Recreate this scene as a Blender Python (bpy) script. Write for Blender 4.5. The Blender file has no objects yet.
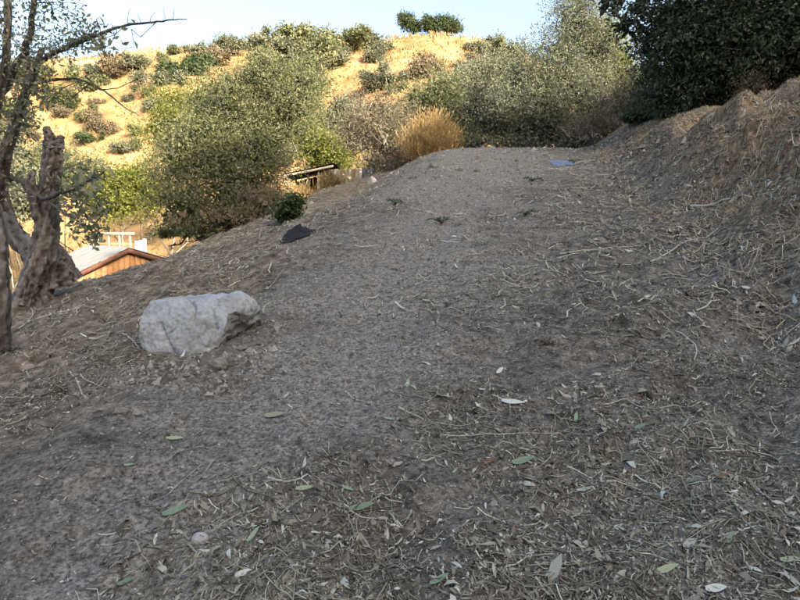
import bpy, bmesh, math, random
import numpy as np
from mathutils import Vector, Matrix
R = math.radians
rng = np.random.default_rng(7)
random.seed(7)
scene = bpy.context.scene
COL = scene.collection

# ------------------------------------------------------------------ camera
FPX, EYE, PITCH = 615.0, 1.55, math.atan(75/615.0)
cam_d = bpy.data.cameras.new('camera')
cam_d.sensor_width = 36; cam_d.lens = 36*FPX/800
cam_d.clip_start = 0.05; cam_d.clip_end = 3000
cam = bpy.data.objects.new('camera', cam_d); COL.objects.link(cam)
cam.location = (0, 0, EYE); cam.rotation_euler = (R(90)-PITCH, 0, 0)
scene.camera = cam

# ------------------------------------------------------------------ sky, sun, exposure
SUN_EL = R(23); SUN_DIR = Vector((0.6, -0.8, 0)).normalized()      # towards the sun: behind, to the right
SUN_AZ = math.atan2(SUN_DIR.x, SUN_DIR.y)                           # clockwise from +Y
world = bpy.data.worlds.new('World'); scene.world = world; world.use_nodes = True
wn = world.node_tree.nodes; wl = world.node_tree.links
sky = wn.new('ShaderNodeTexSky'); sky.sky_type = 'NISHITA'; sky.sun_disc = False
sky.sun_elevation = SUN_EL; sky.sun_rotation = SUN_AZ
sky.air_density = 1.0; sky.dust_density = 8.5; sky.ozone_density = 0.7; sky.altitude = 400
bg = wn['Background']; bg.inputs['Strength'].default_value = 0.15
wl.new(sky.outputs[0], bg.inputs['Color'])
sd = bpy.data.lights.new('sun', 'SUN'); sd.energy = 4.0; sd.angle = R(0.55); sd.color = (1.0, 0.87, 0.70)
so = bpy.data.objects.new('sun', sd); COL.objects.link(so)
ld = -Vector((SUN_DIR.x*math.cos(SUN_EL), SUN_DIR.y*math.cos(SUN_EL), math.sin(SUN_EL)))
so.rotation_euler = ld.to_track_quat('-Z', 'Y').to_euler(); so.location = (30, -40, 40)
vs = scene.view_settings; vs.view_transform = 'Standard'; vs.look = 'None'; vs.gamma = 1
vs.use_curve_mapping = False; vs.exposure = 1.92

# ------------------------------------------------------------------ numpy helpers
_perm = rng.permutation(1024); _ang = rng.random(1024)*2*np.pi
_gx, _gy = np.cos(_ang), np.sin(_ang)
def pn(x, y, s=0):
    x = np.asarray(x, float)+s*17.31; y = np.asarray(y, float)+s*9.77
    xi = np.floor(x).astype(int); yi = np.floor(y).astype(int); xf = x-xi; yf = y-yi
    u = xf*xf*xf*(xf*(xf*6-15)+10); v = yf*yf*yf*(yf*(yf*6-15)+10)
    def g(ix, iy, dx, dy):
        h = _perm[(_perm[ix & 1023]+iy) & 1023]
        return _gx[h]*dx+_gy[h]*dy
    a = g(xi, yi, xf, yf); b = g(xi+1, yi, xf-1, yf); c = g(xi, yi+1, xf, yf-1); d = g(xi+1, yi+1, xf-1, yf-1)
    return 1.5*((a+(b-a)*u)+((c+(d-c)*u)-(a+(b-a)*u))*v)
def fbm(x, y, o=4, s=0):
    r = 0; a = 1.0; f = 1.0
    for k in range(o):
        r = r+a*pn(x*f, y*f, s+k*3); a *= .5; f *= 2.03
    return r
def sst(a, b, t):
    t = np.clip((t-a)/(b-a), 0, 1); return t*t*(3-2*t)
def softp(t, k=1.0):
    return np.logaddexp(0, np.asarray(t)/k)*k
def gauss(x, y, cx, cy, r):
    return np.exp(-((x-cx)**2+(y-cy)**2)/(2*r*r))
CP, SP = math.cos(PITCH), math.sin(PITCH)
def ray(u, v):
    dx = (u-400)/FPX; dc = (300-v)/FPX
    return np.array([dx, CP+dc*SP, -SP+dc*CP])
def P(u, v, Y):
    d = ray(u, v); d = d*(Y/d[1]); return np.array([d[0], d[1], EYE+d[2]])

# ------------------------------------------------------------------ the lie of the land
sk_u = [-200, 0, 100, 200, 290, 380, 430, 480, 520, 570, 640, 800, 1000]
sk_v = [95, 72, 60, 50, 40, 42, 36, 44, 56, 76, 95, 110, 110]
HY = 112.0
sk_x = [P(u, v, HY)[0] for u, v in zip(sk_u, sk_v)]; sk_z = [P(u, v, HY)[2] for u, v in zip(sk_u, sk_v)]
def macro(x, y):
    w = x-0.2*y
    zp = 3.42-softp(3.42-0.226*y, 0.12)+0.015*np.clip(y-15, 0, 40)
    zp = zp-0.05*np.clip(y-18, 0, 10)
    L = 0.24+0.14*sst(6.5, 13, y)
    drop = L*softp(-2.15-w, 0.22)
    z = zp-drop-0.02*np.clip(w, -2, 2)*-1
    z = z+1.65*gauss(x, y, -3.0, 24.5, 4.0)-0.50*np.exp(-((w+4.3)/1.15)**2)*sst(7.5, 11, y)*sst(19, 16, y)
    z = z-0.05*np.clip(-x-2.6, 0, 12)*sst(7, 9, y)
    # bank on the right
    H = 1.66-.96*sst(6.5, 13.5, y)
    e = w-(1.9-0.15*sst(2, 8, y))+0.25*pn(y*0.45, y*0+3.1, 5)
    sc = 0.30*sst(13, 10, y)*sst(0.75, 1.0, e+0.35*pn(x*1.1, y*1.1, 15))
    rise = (H-sc)*(1-np.exp(-softp(e, 0.12)*1.25/H))+sc
    z = z+rise+0.10*softp(w-4.5, .5)
    z = z+0.42*softp(x-14, 1.0)*sst(46, 24, y)
    # valley behind
    V = np.interp(x, [-60, -30, -10, -4, 2, 10, 40], [-5, -4, -2.6, 1.4, 3.3, 4.5, 8])
    b = sst(24, 33, y)
    z = z*(1-b)+V*b
    z = np.maximum(z, -4.5-0*z)+0.0
    # the golden hill beyond
    T = np.interp(x*HY/np.clip(y, 60, 400), sk_x, sk_z)
    t = np.clip((y-44)/(HY-44), 0, 1.0)
    prof = 0.30*t+0.70*(t*t*(3-2*t))**0.9
    z = z+(T-V)*prof+sst(40, 60, y)*(1-sst(98, HY, y))*2.2*fbm(x/22, y/30, 3, 11)
    z = z-np.clip(y-HY-4, 0, 300)*0.25
    # the ridge behind the photographer that keeps the sun off the slope
    q = 0.6*x-0.8*y
    rid = 9.6+0.43*np.clip(q, 0, 34)+1.6*fbm((0.8*x+0.6*y)/9, q/20, 3, 21)
    k = sst(5, 26, q)
    z = z*(1-k)+np.maximum(rid, z)*k
    return z
def sp_x(x): return 0.0225+0.055*np.clip(np.maximum(-3.4-x, x-4.6), 0, 400)
def sp_y(y): return 0.021+np.where(y > 6, 0.027*np.clip(y-6, 0, 400), 0.16*np.clip(1.2-y, 0, 400))
def axis(lo, hi, start, f):
    a = [start]
    while a[-1] < hi: a.append(a[-1]+float(f(np.array(a[-1]))))
    b = [start]
    while b[-1] > lo: b.append(b[-1]-float(f(np.array(b[-1]))))
    return np.array(b[:0:-1]+a)
XS = axis(-240, 240, 0.0, sp_x); YS = axis(-60, 260, 3.0, sp_y)
GX, GY = np.meshgrid(XS, YS)
SPG = np.maximum(sp_x(GX)*0.6, sp_y(GY))
def det(x, y, wl, amp, s, sp, ridged=False):
    k = np.clip((wl/sp-2)/3, 0, 1)
    n = pn(x/wl, y/wl, s)
    if ridged: n = 0.5-np.abs(n)*1.6
    return n*amp*k
W = GX-0.2*GY
GZ = macro(GX, GY)
rough = 0.55+0.9*sst(0.0, 1.8, W)+0.5*sst(-1.9, -2.8, W)+0.25*fbm(GX*1.2, GY*1.2, 2, 41)
rough = np.clip(rough, .35, 1.8)
GZ += det(GX, GY, 2.4, .07, 1, SPG)+rough*(det(GX, GY, 0.85, .045, 2, SPG)+det(GX, GY, .36, .036, 3, SPG)+det(GX, GY, .17, .024, 4, SPG)
      +det(GX+.5*GY, GY, .085, .016, 5, SPG)+det(GX, GY, .052, .010, 6, SPG))
bankm = sst(1.9, 2.6, W)*sst(20, 14, GY)
GZ += bankm*(det(GX, GY, 1.5, .34, 7, SPG, True)+det(GX, GY, .62, .17, 8, SPG, True)+det(GX, GY, .28, .07, 9, SPG)+det(GX, GY, .13, .03, 10, SPG))
# hollows and hummocks: ray-found spots
def bump(u, v, amp, r):
    global GZ
    p = ground_at(u, v); GZ = GZ+amp*gauss(GX, GY, p[0], p[1], r)
def hgt(x, y):
    x = np.asarray(x, float); y = np.asarray(y, float)
    i = np.clip(np.searchsorted(XS, x)-1, 0, len(XS)-2); j = np.clip(np.searchsorted(YS, y)-1, 0, len(YS)-2)
    fx = (x-XS[i])/(XS[i+1]-XS[i]); fy = (y-YS[j])/(YS[j+1]-YS[j])
    return (GZ[j, i]*(1-fx)+GZ[j, i+1]*fx)*(1-fy)+(GZ[j+1, i]*(1-fx)+GZ[j+1, i+1]*fx)*fy
def ground_at(u, v):
    d = ray(u, v); t = np.geomspace(1.2, 260, 6000)
    X, Y, Z = d[0]*t, d[1]*t, EYE+d[2]*t
    k = np.argmax(Z < hgt(X, Y)); k = k if k > 0 else 3000
    return np.array([X[k], Y[k], float(hgt(X[k], Y[k]))])
for u, v, a, r in ((545, 345, .06, .12), (690, 383, -.09, .10), (447, 345, .05, .16), (400, 540, -.05, .12), (615, 525, -.04, .2), (700, 190, -.18, .22),
                   (655, 190, -.25, .25), (745, 215, -.15, .25), (420, 170, .12, .2), (372, 192, -.12, .18), (250, 285, -.10, .2), (560, 250, -.03, .15),
                   (330, 470, .03, .2), (720, 590, .05, .25), (300, 590, .03, .2), (650, 300, .06, .3), (770, 330, -.08, .2), (130, 395, .03, .15), (90, 445, .035, .2)):
    bump(u, v, a, r)
for u, v, a, r in ((150, 373, .035, .07), (185, 376, .04, .09), (215, 364, .045, .09), (240, 346, .05, .09), (255, 335, .04, .08)): bump(u, v, a, r)
for k in range(60):                                   # footprints worn into the track
    fy = 2.1+9*rng.random()**1.3; fx = .2*fy+rng.uniform(-1.7, 1.1); an = rng.normal()*.35-.2; ca, sa = math.cos(an), math.sin(an)
    i0, i1 = np.searchsorted(XS, (fx-.4, fx+.4)); j0, j1 = np.searchsorted(YS, (fy-.4, fy+.4)); X_, Y_ = GX[j0:j1, i0:i1]-fx, GY[j0:j1, i0:i1]-fy
    a_ = (X_*ca+Y_*sa)/.055; b_ = (-X_*sa+Y_*ca)/.14; rr_ = np.sqrt(a_*a_+b_*b_); GZ[j0:j1, i0:i1] += rng.uniform(.010, .022)*(-np.exp(-rr_**4)+.5*np.exp(-((rr_-1.35)/.3)**2))
def normals(x, y, e=0.05):
    n = np.stack([hgt(x-e, y)-hgt(x+e, y), hgt(x, y-e)-hgt(x, y+e), np.full(np.shape(x), 2*e)], -1)
    return n/np.linalg.norm(n, axis=-1, keepdims=True)

# ------------------------------------------------------------------ mesh helpers
def mesh(name, V, faces, mats, mi=None, attrs=None, smooth=False):
    """faces: list of int arrays (n,3) or (n,4)"""
    me = bpy.data.meshes.new(name)
    V = np.asarray(V, np.float32)
    faces = [np.asarray(f, np.int32) for f in faces if len(f)]
    nl = sum(f.size for f in faces); nf = sum(len(f) for f in faces)
    me.vertices.add(len(V)); me.vertices.foreach_set('co', V.ravel())
    me.loops.add(nl); me.polygons.add(nf)
    me.loops.foreach_set('vertex_index', np.concatenate([f.ravel() for f in faces]))
    tot = np.concatenate([np.full(len(f), f.shape[1], np.int32) for f in faces])
    st = np.concatenate([[0], np.cumsum(tot)[:-1]]).astype(np.int32)
    me.polygons.foreach_set('loop_start', st)
    if smooth: me.polygons.foreach_set('use_smooth', np.ones(nf, bool))
    for m in mats: me.materials.append(m)
    if mi is not None: me.polygons.foreach_set('material_index', np.concatenate([np.full(len(f), k, np.int32) for f, k in zip(faces, mi)]))
    for k, a in (attrs or {}).items():
        at = me.attributes.new(k, 'FLOAT', 'POINT'); at.data.foreach_set('value', np.asarray(a, np.float32))
    me.update(calc_edges=True)
    return me
def obj(name, me, parent=None, loc=None, rz=0):
    o = bpy.data.objects.new(name, me); COL.objects.link(o)
    if parent is not None: o.parent = parent
    if loc is not None: o.location = loc
    if rz: o.rotation_euler[2] = rz
    return o
def tag(o, label=None, cat=None, group=None, kind=None):
    if label: o['label'] = label
    if cat: o['category'] = cat
    if group: o['group'] = group
    if kind: o['kind'] = kind
    return o
def empty(name, loc, label, cat, group=None, rz=0):
    o = obj(name, None, None, loc, rz); o.empty_display_size = .2
    return tag(o, label, cat, group)
class MB:
    def __init__(s): s.V = []; s.T = []; s.Q = []; s.n = 0; s.a = []
    def add(s, V, T=None, Q=None, a=0.5):
        V = np.asarray(V, float).reshape(-1, 3)
        if T is not None and len(T): s.T.append(np.asarray(T)+s.n)
        if Q is not None and len(Q): s.Q.append(np.asarray(Q)+s.n)
        s.V.append(V); s.n += len(V); s.a.append(np.broadcast_to(a, (len(V),)))
    def tube(s, pts, rad, n=6, a=.5, cap=True):
        pts = np.asarray(pts, float); rad = np.broadcast_to(rad, (len(pts),))
        tg = np.gradient(pts, axis=0); tg /= np.linalg.norm(tg, axis=1, keepdims=True)+1e-9
        ref = np.array([0.31, 0.23, 0.92]) if abs(tg[0][2]) < .9 else np.array([1., .1, 0])
        s1 = np.cross(tg, ref); s1 /= np.linalg.norm(s1, axis=1, keepdims=True)+1e-9; s2 = np.cross(tg, s1)
        th = np.arange(n)*2*np.pi/n
        V = pts[:, None]+rad[:, None, None]*(np.cos(th)[None, :, None]*s1[:, None]+np.sin(th)[None, :, None]*s2[:, None])
        m = len(pts); i = np.arange(m-1)[:, None]*n; j = np.arange(n)[None]; k = (j+1) % n
        Q = np.stack([i+j, i+k, i+n+k, i+n+j], -1).reshape(-1, 4)
        T = []
        V = V.reshape(-1, 3)
        if cap:
            V = np.concatenate([V, pts[-1:]+tg[-1:]*rad[-1]*.3]); T = [[(m-1)*n+a_, (m-1)*n+(a_+1) % n, m*n] for a_ in range(n)]
        s.add(V, T, Q, a)
    def box(s, lo, hi, M=None, a=.5):
        x0, y0, z0 = lo; x1, y1, z1 = hi
        V = np.array([[x0,y0,z0],[x1,y0,z0],[x1,y1,z0],[x0,y1,z0],[x0,y0,z1],[x1,y0,z1],[x1,y1,z1],[x0,y1,z1]], float)
        if M is not None: V = V@np.asarray(M)[:3, :3].T+np.asarray(M)[:3, 3]
        s.add(V, None, [[0,3,2,1],[4,5,6,7],[0,1,5,4],[1,2,6,5],[2,3,7,6],[3,0,4,7]], a)
    def me(s, name, mat, smooth=False):
        f = []
        if s.T: f.append(np.concatenate(s.T))
        if s.Q: f.append(np.concatenate(s.Q))
        return mesh(name, np.concatenate(s.V), f, [mat], None, {'tint': np.concatenate(s.a)}, smooth)
    def build(s, name, mat, parent=None, smooth=False): return obj(name, s.me(name, mat, smooth), parent)
def unit(v): return v/(np.linalg.norm(v, axis=-1, keepdims=True)+1e-9)
def rdir(n): return unit(rng.normal(size=(n, 3)))
def leaves(mb, c, d, L, Wd, tint, fold=.25):
    n = len(c); d = unit(d); r = rdir(n); sd_ = unit(np.cross(d, r)); nn = np.cross(sd_, d)
    L = np.broadcast_to(L, (n,))[:, None]; Wd = np.broadcast_to(Wd, (n,))[:, None]
    V = np.stack([c, c+d*L*.45+sd_*Wd*.5+nn*Wd*fold, c+d*L-nn*L*.08, c+d*L*.45-sd_*Wd*.5+nn*Wd*fold], 1).reshape(-1, 3)
    i = np.arange(n)[:, None]*4
    T = np.concatenate([i+np.array([[0, 1, 2]]), i+np.array([[0, 2, 3]])])
    mb.add(V, T, None, np.repeat(np.broadcast_to(tint, (n,)), 4))

# ------------------------------------------------------------------ materials
def nt(name):
    m = bpy.data.materials.new(name); m.use_nodes = True
    n = m.node_tree.nodes; return m, n, m.node_tree.links, n['Principled BSDF']
def ramp(n, stops, interp='LINEAR'):
    r = n.new('ShaderNodeValToRGB'); e = r.color_ramp.elements; r.color_ramp.interpolation = interp
    e[0].position = stops[0][0]; e[0].color = (*stops[0][1], 1); e[1].position = stops[-1][0]; e[1].color = (*stops[-1][1], 1)
    for p, c in stops[1:-1]: x = e.new(p); x.color = (*c, 1)
    return r
def noise(n, l, scale, detail=4, rough=.55, vec=None):
    t = n.new('ShaderNodeTexNoise'); t.inputs['Scale'].default_value = scale; t.inputs['Detail'].default_value = detail; t.inputs['Roughness'].default_value = rough
    if vec is not None: l.new(vec, t.inputs['Vector'])
    return t
def geo(n): return n.new('ShaderNodeNewGeometry').outputs['Position']
def attr(n, name):
    a = n.new('ShaderNodeAttribute'); a.attribute_name = name; return a.outputs['Fac']
def mixc(n, l, f, a, b, bt='MIX'):
    m = n.new('ShaderNodeMix'); m.data_type = 'RGBA'; m.blend_type = bt
    for s_, v in (('Factor', f), ('A', a), ('B', b)):
        i = [k for k in m.inputs if k.name == s_ and k.type == ('VALUE' if s_ == 'Factor' else 'RGBA')][0]
        if hasattr(v, 'is_linked'): l.new(v, i)
        else: i.default_value = v if s_ == 'Factor' else (*v, 1)
    return [k for k in m.outputs if k.type == 'RGBA'][0]
def bump_n(n, l, h, strength, dist, nrm=None):
    b = n.new('ShaderNodeBump'); b.inputs['Strength'].default_value = strength; b.inputs['Distance'].default_value = dist
    l.new(h, b.inputs['Height'])
    if nrm is not None: l.new(nrm, b.inputs['Normal'])
    return b.outputs['Normal']
def rough_mat(name, stops, rough=.9, scale=8, bumpd=.01, use_tint=True, detail=5):
    m, n, l, p = nt(name); pos = geo(n)
    t = noise(n, l, scale, detail, .65, pos)
    if use_tint:
        ad = n.new('ShaderNodeMath'); ad.operation = 'MULTIPLY_ADD'; l.new(t.outputs['Fac'], ad.inputs[0]); ad.inputs[1].default_value = .7
        sb = n.new('ShaderNodeMath'); sb.operation = 'MULTIPLY_ADD'; l.new(attr(n, 'tint'), sb.inputs[0]); sb.inputs[1].default_value = .8; sb.inputs[2].default_value = -.25
        l.new(sb.outputs[0], ad.inputs[2]); f = ad.outputs[0]
    else: f = t.outputs['Fac']
    r = ramp(n, stops); l.new(f, r.inputs['Fac']); l.new(r.outputs['Color'], p.inputs['Base Color'])
    p.inputs['Roughness'].default_value = rough; p.inputs['Specular IOR Level'].default_value = .2
    if bumpd: l.new(bump_n(n, l, t.outputs['Fac'], .7, bumpd), p.inputs['Normal'])
    return m
def leaf_mat(name, stops, trans=.35, rough=.5, spec=.3):
    m, n, l, p = nt(name)
    r = ramp(n, stops); l.new(attr(n, 'tint'), r.inputs['Fac']); l.new(r.outputs['Color'], p.inputs['Base Color'])
    p.inputs['Roughness'].default_value = rough; p.inputs['Specular IOR Level'].default_value = spec
    tr = n.new('ShaderNodeBsdfTranslucent'); l.new(r.outputs['Color'], tr.inputs['Color'])
    mx = n.new('ShaderNodeMixShader'); mx.inputs['Fac'].default_value = trans
    l.new(p.outputs[0], mx.inputs[1]); l.new(tr.outputs[0], mx.inputs[2]); l.new(mx.outputs[0], n['Material Output'].inputs['Surface'])
    return m
M = {}
M['leaf_olive'] = leaf_mat('olive foliage', [(0, (0.056, 0.073, 0.035)), (.45, (0.139, 0.159, 0.077)), (.8, (0.251, 0.253, 0.121)), (1, (0.390, 0.333, 0.198))], .4)
M['leaf_dark'] = leaf_mat('dark glossy foliage', [(0, (0.016, 0.025, 0.014)), (.5, (0.039, 0.055, 0.029)), (.9, (0.081, 0.101, 0.053)), (1, (0.169, 0.143, 0.077))], .25, .55, .3)
M['leaf_grey'] = leaf_mat('grey green foliage', [(0, (0.068, 0.082, 0.050)), (.5, (0.160, 0.179, 0.115)), (.85, (0.259, 0.271, 0.176)), (1, (0.370, 0.345, 0.230))], .4)
M['leaf_greydark'] = leaf_mat('dusky grey green foliage', [(0, (.032, .040, .026)), (.5, (.075, .085, .055)), (1, (.16, .165, .11))], .35)
M['leaf_lime'] = leaf_mat('yellow green foliage', [(0, (.07, .09, .018)), (.5, (.16, .185, .04)), (1, (.27, .27, .08))], .45)
M['leaf_mid'] = leaf_mat('mid green foliage', [(0, (.022, .040, .020)), (.5, (.055, .082, .035)), (1, (.13, .15, .065))])
M['leaf_weed'] = leaf_mat('dusty weed', [(0, (.045, .075, .035)), (.5, (.09, .13, .065)), (1, (.16, .19, .11))])
M['leaf_thin'] = leaf_mat('thin grey green foliage', [(0, (0.074, 0.100, 0.055)), (.5, (0.212, 0.237, 0.137)), (1, (0.549, 0.499, 0.323))], .5)
M['leaf_dry'] = leaf_mat('dry golden brush', [(0, (.22, .15, .065)), (.5, (.46, .33, .15)), (1, (.62, .48, .26))], .4, .8, .1)
M['leaf_drygrey'] = leaf_mat('dry grey brush', [(0, (0.086, 0.071, 0.048)), (.5, (0.172, 0.149, 0.098)), (1, (0.299, 0.265, 0.172))], .3, .8, .1)
M['bark'] = rough_mat('grey brown bark', [(.15, (0.038, 0.035, 0.030)), (.5, (0.109, 0.099, 0.087)), (.85, (0.242, 0.232, 0.212))], .9, 22, .02)
M['bark_pale'] = rough_mat('weathered pale bark', [(.2, (0.032, 0.028, 0.020)), (.5, (0.123, 0.107, 0.081)), (.85, (0.315, 0.291, 0.217))], .9, 30, .03)
M['bark_grey'] = rough_mat('sun bleached bark', [(.2, (0.039, 0.035, 0.030)), (.5, (0.133, 0.120, 0.107)), (.85, (0.281, 0.261, 0.238))], .9, 30, .02)
M['twig'] = rough_mat('dry twig', [(.15, (0.102, 0.087, 0.069)), (.5, (0.242, 0.225, 0.184)), (.9, (0.510, 0.493, 0.416))], .8, 60, .002)
M['twig_dark'] = rough_mat('dark twig', [(.15, (.018, .014, .011)), (.5, (.05, .04, .033)), (.9, (.10, .085, .07))], .8, 60, .002)
M['straw'] = leaf_mat('dry straw', [(0, (0.089, 0.079, 0.059)), (.3, (0.229, 0.213, 0.156)), (.7, (0.435, 0.426, 0.319)), (1, (0.702, 0.731, 0.624))], .15, .7, .2)
M['straw_warm'] = leaf_mat('warm dry grass', [(0, (.12, .088, .055)), (.3, (.27, .21, .135)), (.7, (.46, .38, .25)), (1, (.68, .60, .45))], .15, .9, .05)
M['dryleaf'] = leaf_mat('dead leaf', [(0, (0.048, 0.042, 0.034)), (.3, (0.139, 0.121, 0.091)), (.65, (0.314, 0.295, 0.224)), (.95, (0.581, 0.606, 0.537)), (1, (0.158, 0.090, 0.052))], .12, .7, .25)
M['clod'] = rough_mat('soil crumb', [(.1, (0.058, 0.051, 0.042)), (.5, (0.164, 0.152, 0.126)), (.95, (0.371, 0.357, 0.306))], .95, 30, 0)
M['clod_brown'] = rough_mat('brown clod', [(.1, (0.059, 0.046, 0.035)), (.5, (0.155, 0.126, 0.099)), (.95, (0.322, 0.285, 0.232))], .95, 30, 0)
M['stone'] = rough_mat('pale stone', [(.2, (.17, .165, .155)), (.5, (.32, .315, .30)), (.9, (.46, .45, .44))], .85, 25, .006)
M['greenleaf'] = leaf_mat('fallen green leaf', [(0, (0.115, 0.162, 0.105)), (.5, (0.216, 0.304, 0.189)), (1, (0.405, 0.459, 0.280))], .25, .5, .4)
M['hill_grass'] = leaf_mat('golden hill grass', [(0, (0.158, 0.095, 0.039)), (.5, (0.317, 0.216, 0.095)), (1, (0.458, 0.346, 0.181))], .3, .8, .1)
M['corrugated'] = rough_mat('weathered white zinc sheet', [(.2, (0.108, 0.108, 0.107)), (.5, (0.173, 0.176, 0.175)), (.9, (0.227, 0.230, 0.230))], .45, 2.5, 0)
M['board_orange'] = rough_mat('orange brown board', [(.15, (.22, .095, .04)), (.5, (.42, .22, .10)), (.9, (.60, .38, .20))], .8, 9, .004)
M['board_brown'] = rough_mat('dark red brown board', [(.15, (.06, .028, .018)), (.5, (.12, .058, .038)), (.9, (.20, .11, .075))], .8, 9, .004)
M['board_grey'] = rough_mat('grey weathered wood', [(.15, (.11, .095, .075)), (.5, (.24, .21, .17)), (.9, (.42, .38, .32))], .85, 12, .004)
M['board_tan'] = rough_mat('pale tan board', [(.15, (.30, .20, .10)), (.5, (.50, .37, .22)), (.9, (.66, .56, .42))], .85, 7, .004)
M['felt'] = rough_mat('black roofing felt', [(.2, (.012, .012, .013)), (.9, (.04, .038, .038))], .8, 10, .01)
M['tarp'] = rough_mat('dark blue black tarp', [(.2, (0.008, 0.008, 0.010)), (.9, (0.026, 0.025, 0.028))], .85, 6, .01)
M['plastic_blue'] = rough_mat('pale blue plastic', [(.2, (0.088, 0.118, 0.181)), (.9, (0.147, 0.186, 0.272))], .5, 20, .005)
M['panel_white'] = rough_mat('bluish white panel', [(.2, (0.210, 0.238, 0.280)), (.9, (0.322, 0.343, 0.371))], .5, 5, 0)

def ground_mat():
    m, n, l, p = nt('dry earth'); pos = geo(n)
    big = noise(n, l, 1.3, 5, .6, pos); med = noise(n, l, 9, 6, .65, pos); fine = noise(n, l, 60, 6, .7, pos)
    vor = n.new('ShaderNodeTexVoronoi'); vor.inputs['Scale'].default_value = 45; l.new(pos, vor.inputs['Vector'])
    vor2 = n.new('ShaderNodeTexVoronoi'); vor2.inputs['Scale'].default_value = 130; l.new(pos, vor2.inputs['Vector'])
    soil = ramp(n, [(.36, (0.053, 0.049, 0.040)), (.5, (0.105, 0.096, 0.081)), (.64, (0.175, 0.160, 0.133))]); l.new(med.outputs['Fac'], soil.inputs['Fac'])
    dusty = ramp(n, [(.3, (0.118, 0.109, 0.095)), (.7, (0.229, 0.221, 0.192))]); l.new(fine.outputs['Fac'], dusty.inputs['Fac'])
    bigr = ramp(n, [(.42, (0, 0, 0)), (.62, (1, 1, 1))]); l.new(big.outputs['Fac'], bigr.inputs['Fac'])
    dm = n.new('ShaderNodeMath'); dm.operation = 'MULTIPLY_ADD'; l.new(attr(n, 'dust'), dm.inputs[0]); dm.inputs[1].default_value = .36; l.new(big.outputs['Fac'], dm.inputs[2])
    bigr2 = ramp(n, [(.50, (0, 0, 0)), (.78, (1, 1, 1))]); l.new(dm.outputs[0], bigr2.inputs['Fac'])
    c = mixc(n, l, bigr2.outputs['Color'], soil.outputs['Color'], dusty.outputs['Color'])
    sp = ramp(n, [(.34, (.30, .28, .27)), (.48, (.95, .95, .95)), (.66, (1.45, 1.42, 1.38))]); l.new(fine.outputs['Fac'], sp.inputs['Fac'])  # dark grains: moist clods, plus micro-shadows between crumbs painted into the colour
    gr = noise(n, l, 24, 5, .7, pos); g2 = ramp(n, [(.36, (.45, .43, .42)), (.5, (1, 1, 1)), (.64, (1.3, 1.28, 1.25))]); l.new(gr.outputs['Fac'], g2.inputs['Fac'])  # coarser grain contrast, also painting small relief shadows into the soil tone
    c = mixc(n, l, .9, c, sp.outputs['Color'], 'MULTIPLY'); c = mixc(n, l, .9, c, g2.outputs['Color'], 'MULTIPLY')
    br = ramp(n, [(.36, (0.073, 0.058, 0.041)), (.5, (0.150, 0.122, 0.088)), (.64, (0.287, 0.241, 0.178))]); l.new(med.outputs['Fac'], br.inputs['Fac'])
    c = mixc(n, l, attr(n, 'brown'), c, mixc(n, l, .8, br.outputs['Color'], g2.outputs['Color'], 'MULTIPLY'))
    st = ramp(n, [(.36, (0.088, 0.055, 0.030)), (.5, (0.184, 0.124, 0.068)), (.64, (0.352, 0.248, 0.143))]); l.new(med.outputs['Fac'], st.inputs['Fac'])
    c = mixc(n, l, attr(n, 'bank'), c, mixc(n, l, .9, st.outputs['Color'], g2.outputs['Color'], 'MULTIPLY'))
    h1 = noise(n, l, .16, 7, .62, pos); h2 = noise(n, l, 1.1, 6, .7, pos)
    hr = ramp(n, [(.34, (0.149, 0.116, 0.050)), (.44, (0.279, 0.181, 0.080)), (.51, (0.391, 0.260, 0.125)), (.57, (0.316, 0.176, 0.085)), (.66, (0.465, 0.353, 0.210))]); l.new(h1.outputs['Fac'], hr.inputs['Fac'])
    hs = ramp(n, [(.3, (.62, .58, .52)), (.55, (1, 1, 1)), (.8, (1.15, 1.15, 1.1))]); l.new(h2.outputs['Fac'], hs.inputs['Fac'])
    hc = mixc(n, l, .85, hr.outputs['Color'], hs.outputs['Color'], 'MULTIPLY')
    c = mixc(n, l, attr(n, 'hill'), c, hc)
    c = c
    l.new(c, p.inputs['Base Color']); p.inputs['Roughness'].default_value = .95; p.inputs['Specular IOR Level'].default_value = .12
    b = bump_n(n, l, med.outputs['Fac'], .5, .03); b = bump_n(n, l, vor.outputs['Distance'], .5, .008, b); b = bump_n(n, l, fine.outputs['Fac'], .7, .008, b); b = bump_n(n, l, vor2.outputs['Distance'], .35, .003, b)
    l.new(b, p.inputs['Normal'])
    return m
M['ground'] = ground_mat()

# ------------------------------------------------------------------ ground sheet
nx, ny = len(XS), len(YS)
ii = (np.arange(ny-1)[:, None]*nx+np.arange(nx-1)[None]).ravel()
brown = np.clip(sst(-1.9, -3.0, W+.5*fbm(GX, GY, 2, 51))*0.85+sst(30, 36, GY), 0, 1)*(1-sst(26, 34, GY))
hillm = np.clip(sst(22, 29, GY+2*pn(GX/3, GY/3, 61)), 0, 1)
bank_a = np.clip(sst(1.7, 2.7, W+.4*fbm(GX*.8, GY*.8, 2, 52)), 0, 1)*(1-hillm)
gme = mesh('ground', np.stack([GX, GY, GZ], -1).reshape(-1, 3), [np.stack([ii, ii+1, ii+1+nx, ii+nx], -1)], [M['ground']], None,
           {'brown': brown.ravel(), 'dust': (np.exp(-((W+1.0+.35*fbm(GX*.7, GY*.7, 2, 57))/.85)**2)*(.55+.45*sst(2, 4, GY))+.55*sst(8, 12, GY)*sst(1.6, .6, W)).ravel(), 'hill': hillm.ravel(), 'bank': bank_a.ravel()}, True)
tag(obj('ground', gme), 'grey brown dirt track climbing between a straw bank and golden hill', kind='structure')

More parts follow.
